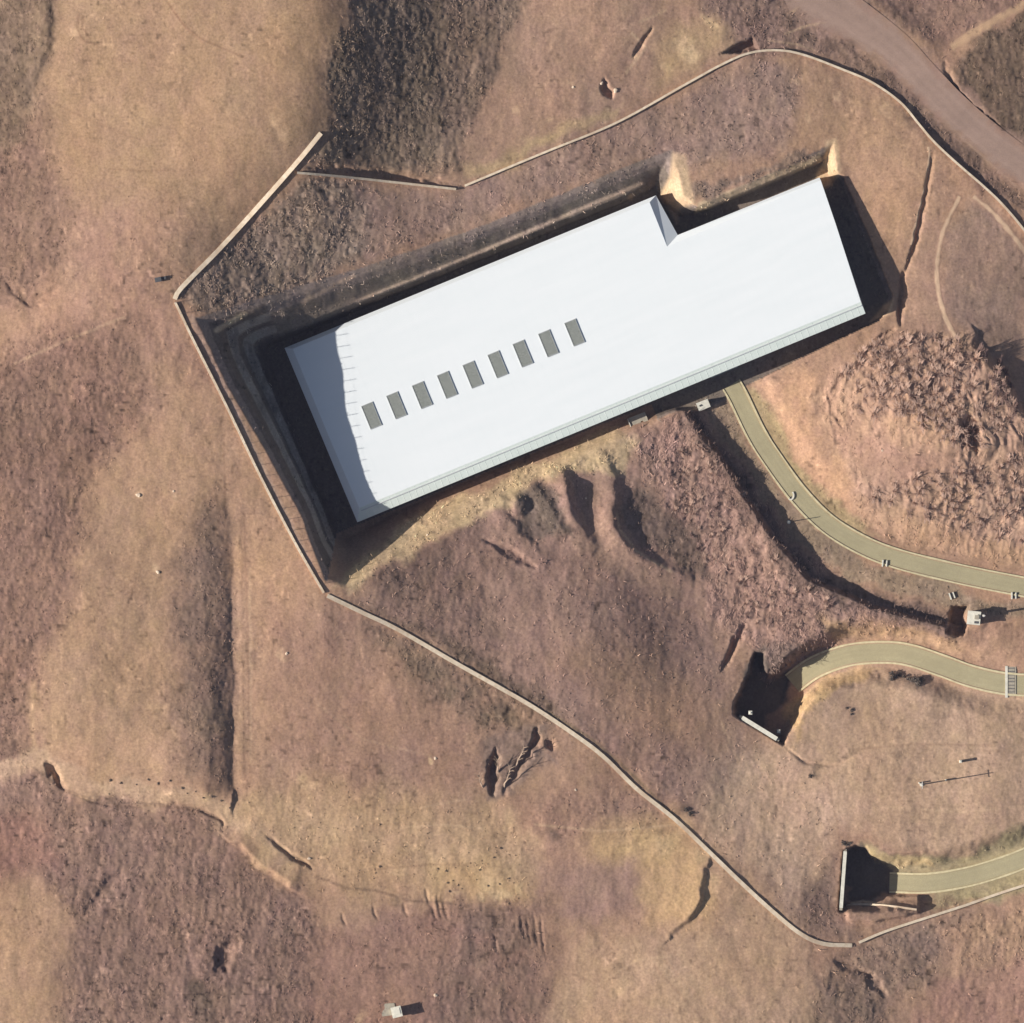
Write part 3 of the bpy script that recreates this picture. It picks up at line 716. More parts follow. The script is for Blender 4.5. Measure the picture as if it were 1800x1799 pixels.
C[..., 0] *= 1 + hue * 0.6; C[..., 2] *= 1 - hue
outc = sstep(0, 320, out_d + fbm(PX / 120, PY / 120, 245, 3) * 90 * (out_d > 0))[..., None]
wild = alb(164, 135, 116) * (1 + 0.30 * fbm(PX / 320, PY / 320, 241, 6))[..., None]
C = C * (1 - outc) + wild * outc
hue2 = fbm(PX / 14, PY / 18, 251, 3) * 0.04 + fbm(PX / 45, PY / 55, 255, 3) * 0.03
C[..., 1] *= 1 + hue2 * 0.55; C[..., 2] *= 1 - hue2 * 0.8
C *= np.array([1.015, 0.995, 0.96])
C = np.clip(C, 0.01, 0.85)

# fine relief: tussocks, furrows running down the slopes
fine = fbm(PX / 5.2, PY / 8, 301, 2); fur = fbm(PX / 13 + PY / 90, PY / 44, 311, 3); mid = fbm(PX / 17, PY / 24, 321, 3)
rdg = 1 - np.abs(fbm(PX / 17 + fbm(PX / 60, PY / 60, 337, 2) * 1.6, PY / 40, 331, 3)) * 3.0; rdg = np.clip(rdg, -0.6, 1)
roadmask = np.ones(Z.shape)
for line, hw in ((ROAD1, 24), (ROAD2, 24), (ROAD3, 24), (DIRT, 34)):
    w_ = window(line[:, :2], 60)
    d = pdist(PX[w_], PY[w_], line)[0]
    roadmask[w_] *= sstep(hw - 3, hw + 8, d)
damp = roadmask * (1 - outw) * np.where(PITMASK > 0, np.where(PIT_T < 0.02, 0.3, 0.7), 1.0)
Z += damp * (fine * (0.02 + 0.15 * DENS) + fur * 0.24 * np.minimum(RIDGE, 0.8) + rdg * 0.34 * np.clip(RIDGE - 0.65, 0, 1) + mid * (0.03 + 0.05 * DENS))
for line, hw in ((ROAD1, 17), (ROAD2, 19), (ROAD3, 18), (DIRT, 30)):      # keep the ground under every road surface
    w_ = window(line[:, :2], 60)
    d, par, _, ed = pdist(PX[w_], PY[w_], line)
    zl = np.interp(par, np.arange(len(line)), line[:, 2])
    kk = (d < hw + 3) & (ed <= 0.5)
    Z[w_] = np.where(kk, np.minimum(Z[w_], zl - 0.05), Z[w_])
# keep the ground out of the hall
w_ = window([hb(0,0), hb(985,0), hb(985,335), hb(0,335)], 4)
a_ = (PX[w_] - OX) * UX + (PY[w_] - OY) * UY; b_ = (PX[w_] - OX) * VX + (PY[w_] - OY) * VY
hallm = (a_ > -8) & (a_ < 990) & (b_ > -6) & (b_ < 338) & ~((a_ > 712) & (b_ < 72))
Z[w_] = np.where(hallm, np.minimum(Z[w_], FLOOR_Z + 0.05), Z[w_])
DENS[w_] = np.where(hallm, 0, DENS[w_])

def terrain_mesh():
    V = np.empty((NY * NX, 3), np.float32)
    V[:, 0] = wx(PX).ravel(); V[:, 1] = wy(PY).ravel(); V[:, 2] = Z.ravel()
    j, i = np.meshgrid(np.arange(NY - 1), np.arange(NX - 1), indexing='ij')
    a = (j * NX + i).ravel()
    F = np.stack([a, a + NX, a + NX + 1, a + 1], 1).astype(np.int32)      # y runs down the plan: this order faces up
    me = bpy.data.meshes.new('terrain')
    me.vertices.add(len(V)); me.vertices.foreach_set('co', V.ravel())
    me.loops.add(F.size); me.loops.foreach_set('vertex_index', F.ravel())
    me.polygons.add(len(F)); me.polygons.foreach_set('loop_start', np.arange(0, F.size, 4, dtype=np.int32))
    me.polygons.foreach_set('use_smooth', np.ones(len(F), bool))
    me.update(calc_edges=True)
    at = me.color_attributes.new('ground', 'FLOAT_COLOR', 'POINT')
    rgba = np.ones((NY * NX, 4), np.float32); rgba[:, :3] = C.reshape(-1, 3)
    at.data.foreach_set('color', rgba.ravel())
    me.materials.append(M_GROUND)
    o = bpy.data.objects.new('terrain', me); COL.objects.link(o)
    tag(o, 'bare brown winter hillside with scrub around the white roofed hall', 'terrain', None, 'structure')
terrain_mesh()

ZC = Z[i0c:i1c, i0c:i1c]
def gz(px, py):
    """terrain height at a plan point (or arrays)"""
    px = np.asarray(px, float); py = np.asarray(py, float)
    return bilin(ZC, core[0], STEP, px, py)
def gmap(G, px, py):
    i = np.clip(((np.asarray(px) - core[0]) / STEP).astype(int), 0, len(core) - 1) + i0c
    j = np.clip(((np.asarray(py) - core[0]) / STEP).astype(int), 0, len(core) - 1) + i0c
    return G[j, i]
def P3(px, py, dz=0.0):
    return (wx(px), wy(py), float(gz(px, py)) + dz)

# ------------------------------------------------------------------ low scrub: uncountable tussocks, one object per stretch of ground
def scrub():
    N = 520000
    tx = rng.uniform(-40, 1840, N); ty = rng.uniform(-40, 1840, N)
    dn = gmap(DENS, tx, ty) * gmap(roadmask, tx, ty)
    clump = np.clip(0.5 + 1.1 * fbm(tx / 20, ty / 26, 401, 3), 0.05, 1.3)
    ok = rng.random(N) < dn * clump * 0.62
    tx, ty = tx[ok], ty[ok]
    zn = gmap(ZONE, tx, ty)
    col = gmap(C, tx, ty)
    zz = gz(tx, ty)
    labels = {0: 'low reddish brown scrub covering the hillside along the left edge',
              1: 'dark olive scrub covering the two shaded corner fields',
              2: 'dense dark brush covering the shaded slope above the hall',
              3: 'grey brown scrub on the banks between boundary wall and hall',
              4: 'patchy dark grass on the hillside south of the hall',
              5: 'tangled pinkish brush on the bank beside the curving road',
              6: 'low dry growth between the shrubs on the rounded mound',
              7: 'thick purplish brown undergrowth filling the bottom left corner',
              8: 'straggly dry weeds on the lowest slope along the bottom edge',
              9: 'straw coloured dry grass along verges and roadside banks',
              -1: 'thin scattered grass tufts on the open tan ground'}
    for z_id, label in labels.items():
        m = zn == z_id
        n = int(m.sum())
        if n == 0: continue
        x, y, z, c = tx[m], ty[m], zz[m], col[m]
        r = rng.uniform(0.8, 2.3, n) * S * np.where(z_id == -1, 0.7, 1.0)
        h = r * rng.uniform(0.35, 1.0, n)
        ang = rng.uniform(0, 6.28, n)
        K = 5
        V = np.empty((n, K + 1, 3), np.float32)
        lean = rng.normal(0, 0.45, (n, 2)) * r[:, None]
        for k in range(K):
            a = ang + 2 * math.pi * k / K + rng.uniform(-0.4, 0.4, n)
            rr = r * rng.uniform(0.45, 1.2, n)
            V[:, k, 0] = wx(x) + rr * np.cos(a); V[:, k, 1] = wy(y) + rr * np.sin(a) * 1.25; V[:, k, 2] = z - 0.10
        V[:, K, 0] = wx(x) + lean[:, 0]; V[:, K, 1] = wy(y) + lean[:, 1]; V[:, K, 2] = z + h
        base = (np.arange(n) * (K + 1))[:, None, None]
        tri = np.array([[k, (k + 1) % K, K] for k in range(K)])[None]
        F = (base + tri).reshape(-1, 3).astype(np.int32)
        f = np.clip(rng.normal(1.08, 0.30, n), 0.45, 1.9)
        cc = np.repeat((c * f[:, None])[:, None], K + 1, 1).reshape(-1, 3)
        V = V.reshape(-1, 3)
        # leaning stalks, mostly bent down the slope to north or south
        q = {5: 3, 6: 2, 2: 1, 3: 2, 0: 1, 1: 1, 4: 1, 7: 1, 8: 1, 9: 2, -1: 1}[z_id]
        xs_, ys_, zs_, cs_ = (np.repeat(v, q, 0) for v in (x, y, z, c))
        ms = len(xs_); keep = rng.random(ms) < (0.8 if z_id != -1 else 0.15)
        xs_, ys_, zs_, cs_ = xs_[keep], ys_[keep], zs_[keep], cs_[keep]; ms = len(xs_)
        bx = wx(xs_) + rng.normal(0, 0.25, ms); by = wy(ys_) + rng.normal(0, 0.25, ms)
        an = rng.normal(0, 0.45, ms) + np.where(rng.random(ms) < 0.5, 0, math.pi) + math.pi / 2
        ln = rng.uniform(0.25, 0.85, ms) * (1.1 if z_id in (5, 6) else 0.75); wd = rng.uniform(0.03, 0.075, ms)
        up = ln * rng.uniform(0.15, 0.6, ms)
        ox = -np.sin(an) * wd; oy = np.cos(an) * wd
        W = np.empty((ms, 4, 3), np.float32)
        tx_ = bx + np.cos(an) * ln; ty_ = by + np.sin(an) * ln
        for k, (px_, py_, zz_, sx) in enumerate(((bx, by, zs_ - 0.05, 1), (bx, by, zs_ - 0.05, -1), (tx_, ty_, zs_ + up, -0.5), (tx_, ty_, zs_ + up, 0.5))):
            W[:, k, 0] = px_ + ox * sx; W[:, k, 1] = py_ + oy * sx; W[:, k, 2] = zz_
        F2 = (np.arange(ms)[:, None, None] * 4 + np.array([[0, 1, 2], [0, 2, 3]])[None]).reshape(-1, 3).astype(np.int32) + len(V)
        g = np.clip(rng.normal(1.32, 0.34, ms), 0.6, 2.1)
        c2 = np.repeat((cs_ * g[:, None])[:, None], 4, 1).reshape(-1, 3)
        V = np.concatenate([V, W.reshape(-1, 3)]); F = np.concatenate([F, F2]); cc = np.concatenate([cc, c2])
        me = bpy.data.meshes.new('dry_scrub')
        me.vertices.add(len(V)); me.vertices.foreach_set('co', V.astype(np.float32).ravel())
        me.loops.add(F.size); me.loops.foreach_set('vertex_index', F.ravel())
        me.polygons.add(len(F)); me.polygons.foreach_set('loop_start', np.arange(0, F.size, 3, dtype=np.int32))
        me.update(calc_edges=True)
        rgba = np.ones((len(V), 4), np.float32); rgba[:, :3] = np.clip(cc, 0.01, 0.8)
        at = me.color_attributes.new('ground', 'FLOAT_COLOR', 'POINT'); at.data.foreach_set('color', rgba.ravel())
        me.materials.append(M_SCRUB)
        o = bpy.data.objects.new('dry_scrub', me); COL.objects.link(o)
        tag(o, label, 'scrub', None, 'stuff')
scrub()

# ------------------------------------------------------------------ roads and tracks
def sheet(name, line, hw, base, edge_mix, rut, stain, seed, nx=15, dz=0.0, parent=None, follow=False, mat=None):
    """road or path surface: worn colour across its width, edges fading into the soil beside it"""
    L = np.asarray(line, float)
    seg = np.hypot(*np.diff(L[:, :2], axis=0).T); sl = np.concatenate([[0], np.cumsum(seg)])
    t = np.linspace(0, sl[-1], max(4, int(sl[-1] / 4)))
    L = np.stack([np.interp(t, sl, L[:, k]) for k in range(L.shape[1])], 1)
    n = len(L)
    T = np.gradient(L[:, :2], axis=0); T /= np.linalg.norm(T, axis=1)[:, None]
    Nn = np.stack([T[:, 1], -T[:, 0]], 1)
    h = np.interp(t / sl[-1], np.linspace(0, 1, len(np.atleast_1d(hw))), np.atleast_1d(hw))
    f = np.linspace(-1, 1, nx)
    X = L[:, 0][:, None] + Nn[:, 0][:, None] * h[:, None] * f; Y = L[:, 1][:, None] + Nn[:, 1][:, None] * h[:, None] * f
    Zs = (gz(X, Y) + 0.012 + dz * 0.3 * (1 - f ** 2)[None]) if follow else np.repeat(L[:, 2][:, None] + dz, nx, 1)
    tone = 1 + stain * (fbm(X / 30, Y / 30, seed, 4) * 0.8 + fbm(X / 6, Y / 6, seed + 5, 3) * 0.6)
    fj = f[None] + fbm(t[:, None] / 90 + np.zeros_like(X), np.zeros_like(X) + seed, seed + 9, 3) * 0.12
    for c in (-0.52, -0.22, 0.22, 0.52):
        tone += rut * np.exp(-((fj - c) / 0.07) ** 2) * (0.6 + 0.8 * vnoise(t[:, None] / 40 + c * 7 + np.zeros_like(X), np.zeros_like(X), seed + 11)) * (1 if abs(c) > 0.3 else -0.7)
    col = np.array(alb(*base))[None, None] * tone[..., None]
    soil = gmap(C, X, Y)
    e = sstep(1 - edge_mix, 1.0, np.abs(f)[None] + fbm(X / 9, Y / 9, seed + 21, 3) * edge_mix * 0.7)[..., None]
    col = col * (1 - e) + soil * e
    vs = np.stack([wx(X), wy(Y), Zs], -1).reshape(-1, 3)
    fs = [(i * nx + k, i * nx + k + 1, (i + 1) * nx + k + 1, (i + 1) * nx + k) for i in range(n - 1) for k in range(nx - 1)]
    m = MB(); m.add(vs, fs); o = m.build(name, mat or M_SURF, parent)
    if o.data.polygons[0].normal.z < 0: o.data.flip_normals()
    at = o.data.color_attributes.new('ground', 'FLOAT_COLOR', 'POINT')
    rgba = np.ones((len(vs), 4), np.float32); rgba[:, :3] = np.clip(col.reshape(-1, 3), 0.01, 0.85)
    at.data.foreach_set('color', rgba.ravel())
    o.data.polygons.foreach_set('use_smooth', np.ones(len(o.data.polygons), bool))
    return o
M_SURF = attr_mat('worn_surface', 'ground', 0.12, 5.0, 0.01)

def road(name, line, hw, base, label, i_from=0, cat='road', seed=600):
    line = line[i_from:]
    o = sheet(name, line, hw, base, 0.10, 0.05, 0.10, seed)
    tag(o, label, cat, None, 'structure')
    T = np.gradient(line[:, :2], axis=0); T /= np.linalg.norm(T, axis=1)[:, None]
    Nn = np.stack([T[:, 1], -T[:, 0]], 1)
    for sgn in (-1, 1):
        k = MB()
        q = line[:, :2] + Nn * sgn * (hw + 1.6)
        k.strip([(wx(q[i, 0]), wy(q[i, 1]), line[i, 2]) for i in range(len(line))], 0.26 + 0.10 * vnoise(np.arange(len(line)) / 4.0, np.zeros(len(line)), seed + 31), 0.11, 0.3)
        k.build('kerb', M_KERB, o)
    return o
r1 = road('road', ROAD1, 15.0, (172, 161, 128), 'olive concrete road curving from the hall down to the right edge', 8, seed=610)
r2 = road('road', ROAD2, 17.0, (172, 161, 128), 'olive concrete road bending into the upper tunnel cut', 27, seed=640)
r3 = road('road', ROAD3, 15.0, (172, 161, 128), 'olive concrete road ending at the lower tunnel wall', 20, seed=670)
tag(sheet('dirt_road', DIRT, np.array([70, 50, 38, 34, 31, 30, 30, 31, 32, 33]), (163, 137, 122), 0.5, 0.08, 0.14, 700, 27), 'wide mauve dirt road crossing the top right corner', 'dirt road', None, 'structure')

def drape(name, pts, width, base, label, dz=0.02, cat='path', seed=1):
    L = smooth_line(pts, 14)
    o = sheet(name, L, width / 2 * 1.25 * (1 + 0.2 * fbm(np.arange(12) / 2.0, np.zeros(12) + seed, 515, 2)), base, 0.8, 0.04, 0.16, 720 + seed * 7, 9, dz, None, True)
    tag(o, label, cat, None, 'structure')
drape('track', [(1672,82),(1705,62),(1760,30),(1830,-12)], 17, (190, 156, 124), 'straight tan farm track leaving the dirt road at upper right', 0.05, 'track')
drape('footpath', [(1688,345),(1668,385),(1655,420),(1648,470),(1652,520),(1664,560),(1684,600)], 8, (206, 174, 144), 'pale footpath curving through the field toward the mound', 0.05)
drape('footpath', [(1632,258),(1634,278),(1626,330),(1612,390),(1602,430)], 5, (200, 170, 140), 'narrow pale footpath beside the straight ditch', 0.05, 'path', 2)
drape('footpath', [(1712,345),(1745,372),(1775,405),(1802,440),(1840,500)], 8, (206, 174, 144), 'tan footpath following the field edge at right', 0.05, 'path', 3)

# ------------------------------------------------------------------ boundary walls
def ground_line(pts, n=8, smooth=3, lift=0.0):
    L = smooth_line(pts, n)[:, :2]
    # even spacing of about 1 m
    seg = np.hypot(*np.diff(L, axis=0).T); s = np.concatenate([[0], np.cumsum(seg)])
    t = np.linspace(0, s[-1], max(3, int(s[-1] / 10)))
    L = np.stack([np.interp(t, s, L[:, 0]), np.interp(t, s, L[:, 1])], 1)
    z = gz(L[:, 0], L[:, 1])
    for _ in range(smooth):
        z = np.concatenate([[z[0]], (z[:-2] + 2 * z[1:-1] + z[2:]) / 4, [z[-1]]])
    return [(wx(L[i, 0]), wy(L[i, 1]), z[i] + lift) for i in range(len(L))]

def wall(pts, width, h, label, mat=None, n=8, posts=None, group='boundary walls round the site', coping=True):
    g = ground_line(pts, n)
    root = empty('boundary_wall', g[0])
    tag(root, label, 'wall', group)
    o0 = root.location
    loc = [(p[0] - o0[0], p[1] - o0[1], p[2] - o0[2]) for p in g]
    m = MB(); m.strip(loc, width * 0.8, h - 0.08, 0.8); m.build('wall_body', mat or M_PALE, root)
    if coping:
        m = MB(); m.strip([(p[0], p[1], p[2] + h - 0.08) for p in loc], width, 0.10, 0.0); m.build('coping', mat or M_PALE, root)
    if posts:
        pm = MB(); pm.box((0, 0, 0.83), (0.07, 0.07, 1.66)); pm.box((0, 0, 1.68), (0.09, 0.09, 0.05))
        proto = None
        s_next = 0.0; acc = 0.0
        tops = []
        for i in range(len(loc) - 1):
            p, q = Vector(loc[i]), Vector(loc[i + 1]); l = (q - p).length
            while s_next <= acc + l:
                t = (s_next - acc) / l; c = p.lerp(q, t) + Vector((0, 0, h))
                if proto is None:
                    proto = pm.build('post', M_POLE, root); o = proto
                else:
                    o = proto.copy(); COL.objects.link(o); o.parent = root
                o.location = c; tops.append(c)
                s_next += posts
            acc += l
        for dz in (1.5,):
            m = MB()
            for i in range(len(tops) - 1):
                m.tube(tops[i] + Vector((0, 0, dz)), tops[i + 1] + Vector((0, 0, dz)), 0.005, 0.005, 3)
            m.build('wire', M_STEEL, root)
    return root
wall([(566,238),(530,282),(470,350),(390,438),(322,508),(310,528)], 0.8, 0.35, 'broad pale wall running down from the dark brush to the west corner')
wall([(311,534),(345,605),(400,715),(460,840),(520,955),(570,1042)], 0.42, 0.35, 'thin pale wall with fence posts along the west rim of the pit', posts=2.15)
wall([(576,1047),(640,1078),(700,1107),(800,1165),(880,1210),(940,1245),(1010,1292),(1060,1330),(1120,1388),(1185,1440),(1240,1492),(1300,1550),(1360,1605),(1410,1645),(1450,1662),(1500,1665)], 0.72, 0.25, 'long low pale wall winding from the pit corner to the bottom right')
wall([(1512,1660),(1560,1640),(1640,1614),(1700,1595),(1760,1574),(1850,1545)], 0.45, 0.5, 'pale wall below the lower tunnel road at the bottom right', n=4)
wall([(524,307),(600,313),(700,323),(802,334)], 0.4, 0.6, 'short pale wall under the dark brush slope')
wall([(817,328),(900,293),(960,268),(1083,217),(1200,152),(1267,115),(1317,94),(1367,89),(1413,97),(1483,123),(1533,145),(1583,180),(1617,220),(1643,250),(1683,287),(1733,330),(1767,363),(1805,408),(1860,480)], 0.38, 0.45, 'thin pale wall curving over the top of the site past the dirt road')

wall([(1490,1597),(1503,1593),(1560,1595),(1614,1602)], 0.34, 0.3, 'low pale wall along the ledge beside the lower tunnel mouth', n=5)

# ------------------------------------------------------------------ the white roofed hall
def hall():
    root = empty('white_roofed_hall', (wx(hb(0, 0)[0]), wy(hb(0, 0)[1]), FLOOR_Z), math.atan2(-UY, UX))
    tag(root, 'long hall with white sheet roof sunk in a cut hillside pit', 'building')
    # local metres: x along a, y = -b
    def L(a, b, z=0.0): return (a * S, -b * S, z)
    H = -FLOOR_Z                                  # roof line above the floor
    DROP = 0.9
    outer = [(0,0),(706,0),(715,79),(984,80),(968,332),(2,332)]
    W, N_, E2, S_ = 13, 7, 9, 22
    inner = [(W,N_),(691,N_),(690,91),(984,86),(968,332-S_),(2+W,332-S_)]
    # eave (outer) height and roof sheet height
    ze = H - DROP; zr = H
    ridge_b = 168
    def rz_(b): return zr + 0.10 * (1 - abs(b - ridge_b) / 165.0)
    # roof sheet in bays either side of the ridge, with low standing seams running down the slope
    m = MB()
    top = [L(*p, rz_(p[1])) for p in inner]
    r0 = L(inner[0][0], ridge_b, rz_(ridge_b)); r1 = L(979, ridge_b, rz_(ridge_b))
    # north side polygon and south side polygon
    vs = top + [r0, r1]
    m.add(vs, [(6, 7, 3, 2, 1, 0), (5, 4, 7, 6)])
    rf = m.build('roof', M_ROOF, root)
    # seams
    m = MB()
    for a in np.arange(26, 968, 20.0):
        for lo, hi in ((N_ + 2 if a < 684 else 90, ridge_b), (ridge_b, 332 - S_)):
            z0, z1 = rz_(lo), rz_(hi)
            p = [L(a - 0.35, lo, z0 - 0.02), L(a + 0.35, lo, z0 - 0.02), L(a + 0.35, hi, z1 - 0.02), L(a - 0.35, hi, z1 - 0.02)]
            q = [(x, y, z + 0.026) for x, y, z in p]
            m.add(p + q, [(4, 7, 6, 5), (0, 4, 5, 1), (1, 5, 6, 2), (2, 6, 7, 3), (3, 7, 4, 0)])
    sm = m.build('standing_seams', M_ROOF, rf); sm['kind'] = 'stuff'
    # sloping eave bands
    def band(i, j, name, mat):
        o0, o1 = outer[i], outer[j]; n0, n1 = inner[i], inner[j]
        mm = MB()
        mm.add([L(*o0, ze), L(*o1, ze), L(*n1, rz_(n1[1])), L(*n0, rz_(n0[1]))], [(0, 1, 2, 3)])
        o = mm.build(name, mat, root)
        if o.data.polygons[0].normal.z < 0: o.data.flip_normals()
        return o
    band(5, 0, 'eave_band', M_ROOF); band(0, 1, 'eave_band', M_ROOF); band(1, 2, 'eave_band', M_ROOF)
    band(2, 3, 'eave_band', M_ROOF)
    sb = band(4, 5, 'eave_band', M_BAND)
    # ribs and groove on the south band
    m = MB()
    for a in np.arange(22, 964, 12.0):
        m.add([L(a - .5, 331.5, ze + .03), L(a + .5, 331.5, ze + .03), L(a + .5, 311, rz_(310) - .05), L(a - .5, 311, rz_(310) - .05),
               L(a, 331.5, ze + .06), L(a, 311, rz_(310) - .02)], [(0, 4, 5, 3), (4, 1, 2, 5), (0, 1, 4)])
    rb = m.build('band_ribs', M_BAND, sb); rb['kind'] = 'stuff'
    m = MB()
    m.add([L(16, 315.2, rz_(310) - .19), L(967, 315.2, rz_(310) - .19), L(967, 316.8, rz_(310) - .24), L(16, 316.8, rz_(310) - .24),
           L(16, 315.2, rz_(310) - .08), L(967, 315.2, rz_(310) - .08), L(967, 316.8, rz_(310) - .12), L(16, 316.8, rz_(310) - .12)],
          [(4, 7, 6, 5), (0, 4, 5, 1), (2, 6, 7, 3), (0, 3, 7, 4), (1, 5, 6, 2)])
    m.build('gutter', M_WALLS, sb)
    m = MB(); m.add([L(984, 80, ze), L(968, 332, ze), L(968, 310, rz_(310)), L(979, ridge_b, rz_(ridge_b)), L(984, 86, rz_(86))], [(0, 1, 2, 3, 4)])
    m.build('gable', M_WALLS, root)
    # walls
    for i in range(6):
        p, q = outer[i], outer[(i + 1) % 6]
        mm = MB(); mm.add([L(*p, -0.2), L(*q, -0.2), L(*q, ze), L(*p, ze)], [(0, 1, 2, 3)])
        mm.build('wall', M_WALLS, root)
    # south doors opening to the road apron
    mm = MB(); mm.box(L(700, 333.2, 2.2), (5.0, 0.14, 4.4)); d = mm.build('sliding_door', M_SKY_FRAME, root)
    for k in range(6):
        mm = MB(); mm.box(L(678 + k * 9, 334.2, 2.2), (0.10, 0.1, 4.2)); mm.build('door_rib', M_STEEL, d)
    # nine skylights
    cs = [(653,731),(697,713),(742,695),(786,677),(831,659),(875,641),(919,622),(964,604),(1010,585)]
    for k, (cx, cy) in enumerate(cs):
        a = (cx - OX) * UX + (cy - OY) * UY; b = (cx - OX) * VX + (cy - OY) * VY
        z = rz_(b)
        w2, l2 = 1.02, 2.22
        X, Y = a * S, -b * S
        f = MB()
        f.box((X - w2, Y, z + 0.06), (0.10, 2 * l2, 0.16)); f.box((X + w2, Y, z + 0.06), (0.10, 2 * l2, 0.16))
        f.box((X, Y - l2 + .07, z + 0.06), (2 * w2 - .10, 0.14, 0.16)); f.box((X, Y + l2 - .07, z + 0.06), (2 * w2 - .10, 0.14, 0.16))
        fr = f.build('skylight', M_SKY_FRAME, root)
        g = MB()
        g.box((X, Y, z + 0.05), (2 * w2 - 0.11, 2 * l2 - 0.29, 0.06))
        g.build('pane', M_SKY_PANE, fr)
    return root
hall()

# ------------------------------------------------------------------ tunnel mouths
def tunnel(p_l, p_r, road_z, top, label, mouth_w=3.4, beam_w=0.75, beam=None, steel=True):
    """head wall from plan point p_l to p_r, its face towards the road"""
    a = Vector((wx(p_l[0]), wy(p_l[1]), 0)); b = Vector((wx(p_r[0]), wy(p_r[1]), 0))
    c = (a + b) / 2; d = b - a; ln = d.length; rz = math.atan2(d.y, d.x)
    root = empty('tunnel_mouth', (c.x, c.y, road_z), rz)
    tag(root, label, 'tunnel mouth')
    H = top - road_z
    hw = mouth_w / 2; oh = 3.3
    m = MB()
    for s in (-1, 1):
        w = ln / 2 - hw
        m.box((s * (hw + w / 2), 0, H / 2 - 0.2), (w, 0.5, H + 0.4))
    m.box((0, 0, oh + (H - oh) / 2), (mouth_w, 0.5, H - oh))
    m.build('head_wall', M_GREY_CONC, root)
    m = MB(); m.box((0, 0.0, H + 0.21), (beam if beam else ln * 0.88, beam_w, 0.42)); m.build('parapet', M_WHITE_CONC, root)
    for s in (-1, 1):
        m = MB(); m.box((s * hw / 2, -0.12, oh / 2), (hw - 0.03, 0.1, oh - 0.02)); dl = m.build('door', M_STEEL, root)
        m = MB(); m.box((s * 0.18, 0.0, 1.3), (0.06, 0.14, 0.5)); m.build('handle', M_POLE, dl)
    return root
tunnel((1371,1303), (1301,1260), -15.6, -7.75, 'upper tunnel mouth with slanting pale parapet over a black cut')
tunnel((1480,1603), (1488,1494), -15.8, -10.1, 'lower tunnel mouth with upright pale parapet left of its shadow', 3.2, 0.6, 10.0)

def pillar(px, py, zb, h, label, cat='pillar', r=0.35, group=None):
    m = MB(); m.box((0, 0, h / 2), (r, r, h)); 
    root = m.build('gate_pillar', M_GREY_CONC, None, (0, 0, 0))
    root.location = (wx(px), wy(py), zb)
    k = MB(); k.box((0, 0, h + 0.08), (r * 1.5, r * 1.5, 0.16)); k.box((0, 0, h + 0.24), (r * 0.9, r * 0.9, 0.16), 0, 0.4); k.build('cap', M_WHITE_CONC, root)
    tag(root, label, cat, group)
pillar(1320, 1254, float(gz(1320, 1254)) - 0.1, 8.2 if gz(1320,1254) < -12 else 3.0, 'pale pillar at the left end of the upper tunnel parapet', 'pillar', 0.45)
pillar(1370, 1287, float(gz(1370, 1287)) - 0.1, 7.2 if gz(1370,1287) < -12 else 2.5, 'pale pillar at the right end of the upper tunnel parapet', 'pillar', 0.4)

# ------------------------------------------------------------------ small buildings and slabs
def white_hut():
    root = empty('hut', P3(1714, 1087, -0.05), R(-6)); tag(root, 'small white flat roofed hut at the edge of the dark drop', 'hut')
    m = MB(); m.box((0, 0, 1.05), (2.05, 2.1, 2.1)); m.build('wall', M_WHITE_CONC, root)
    m = MB(); m.box((0, 0, 2.18), (2.35, 2.4, 0.16)); rf = m.build('roof', M_WHITE_CONC, root)
    m = MB(); m.box((0.5, 0.15, 2.42), (0.6, 0.6, 0.32)); m.box((0.5, 0.15, 2.62), (0.75, 0.75, 0.06)); m.build('roof_vent', M_GREY_CONC, rf)
    m = MB(); m.box((0.5, -0.75, 2.30), (0.7, 0.4, 0.08)); m.build('hatch', M_STEEL, rf)
    m = MB(); m.box((1.05, -0.2, 0.95), (0.06, 0.9, 1.9)); d = m.build('door', M_STEEL, root)
    m = MB(); m.box((1.1, 0.12, 0.95), (0.05, 0.05, 0.18)); m.build('handle', M_POLE, d)
white_hut()

def small_hut():
    root = empty('hut', P3(697, 1780, -0.05), R(14)); tag(root, 'tiny pale hut with a dark shadow near the bottom edge', 'hut')
    m = MB(); m.box((0, 0, 0.9), (1.5, 1.6, 1.8)); m.build('wall', M_WHITE_CONC, root)
    m = MB(); m.box((0, 0, 1.86), (1.8, 1.9, 0.12)); m.box((0, 0.1, 1.97), (1.2, 1.1, 0.1)); m.build('roof', M_WHITE_CONC, root)
    m = MB(); m.box((0, -0.82, 0.8), (0.7, 0.05, 1.6)); m.build('door', M_STEEL, root)
    slab = MB(); slab.prism([(-1.3, -1.0), (1.2, -1.2), (1.3, 0.9), (-1.1, 1.2)], -0.4, 0.08)
    o = slab.build('concrete_slab', M_GREY_CONC); o.location = P3(682, 1776, 0.0); o.rotation_euler = (0, 0, 0.2)
    tag(o, 'grey concrete slab left of the tiny hut at the bottom edge', 'slab')
small_hut()

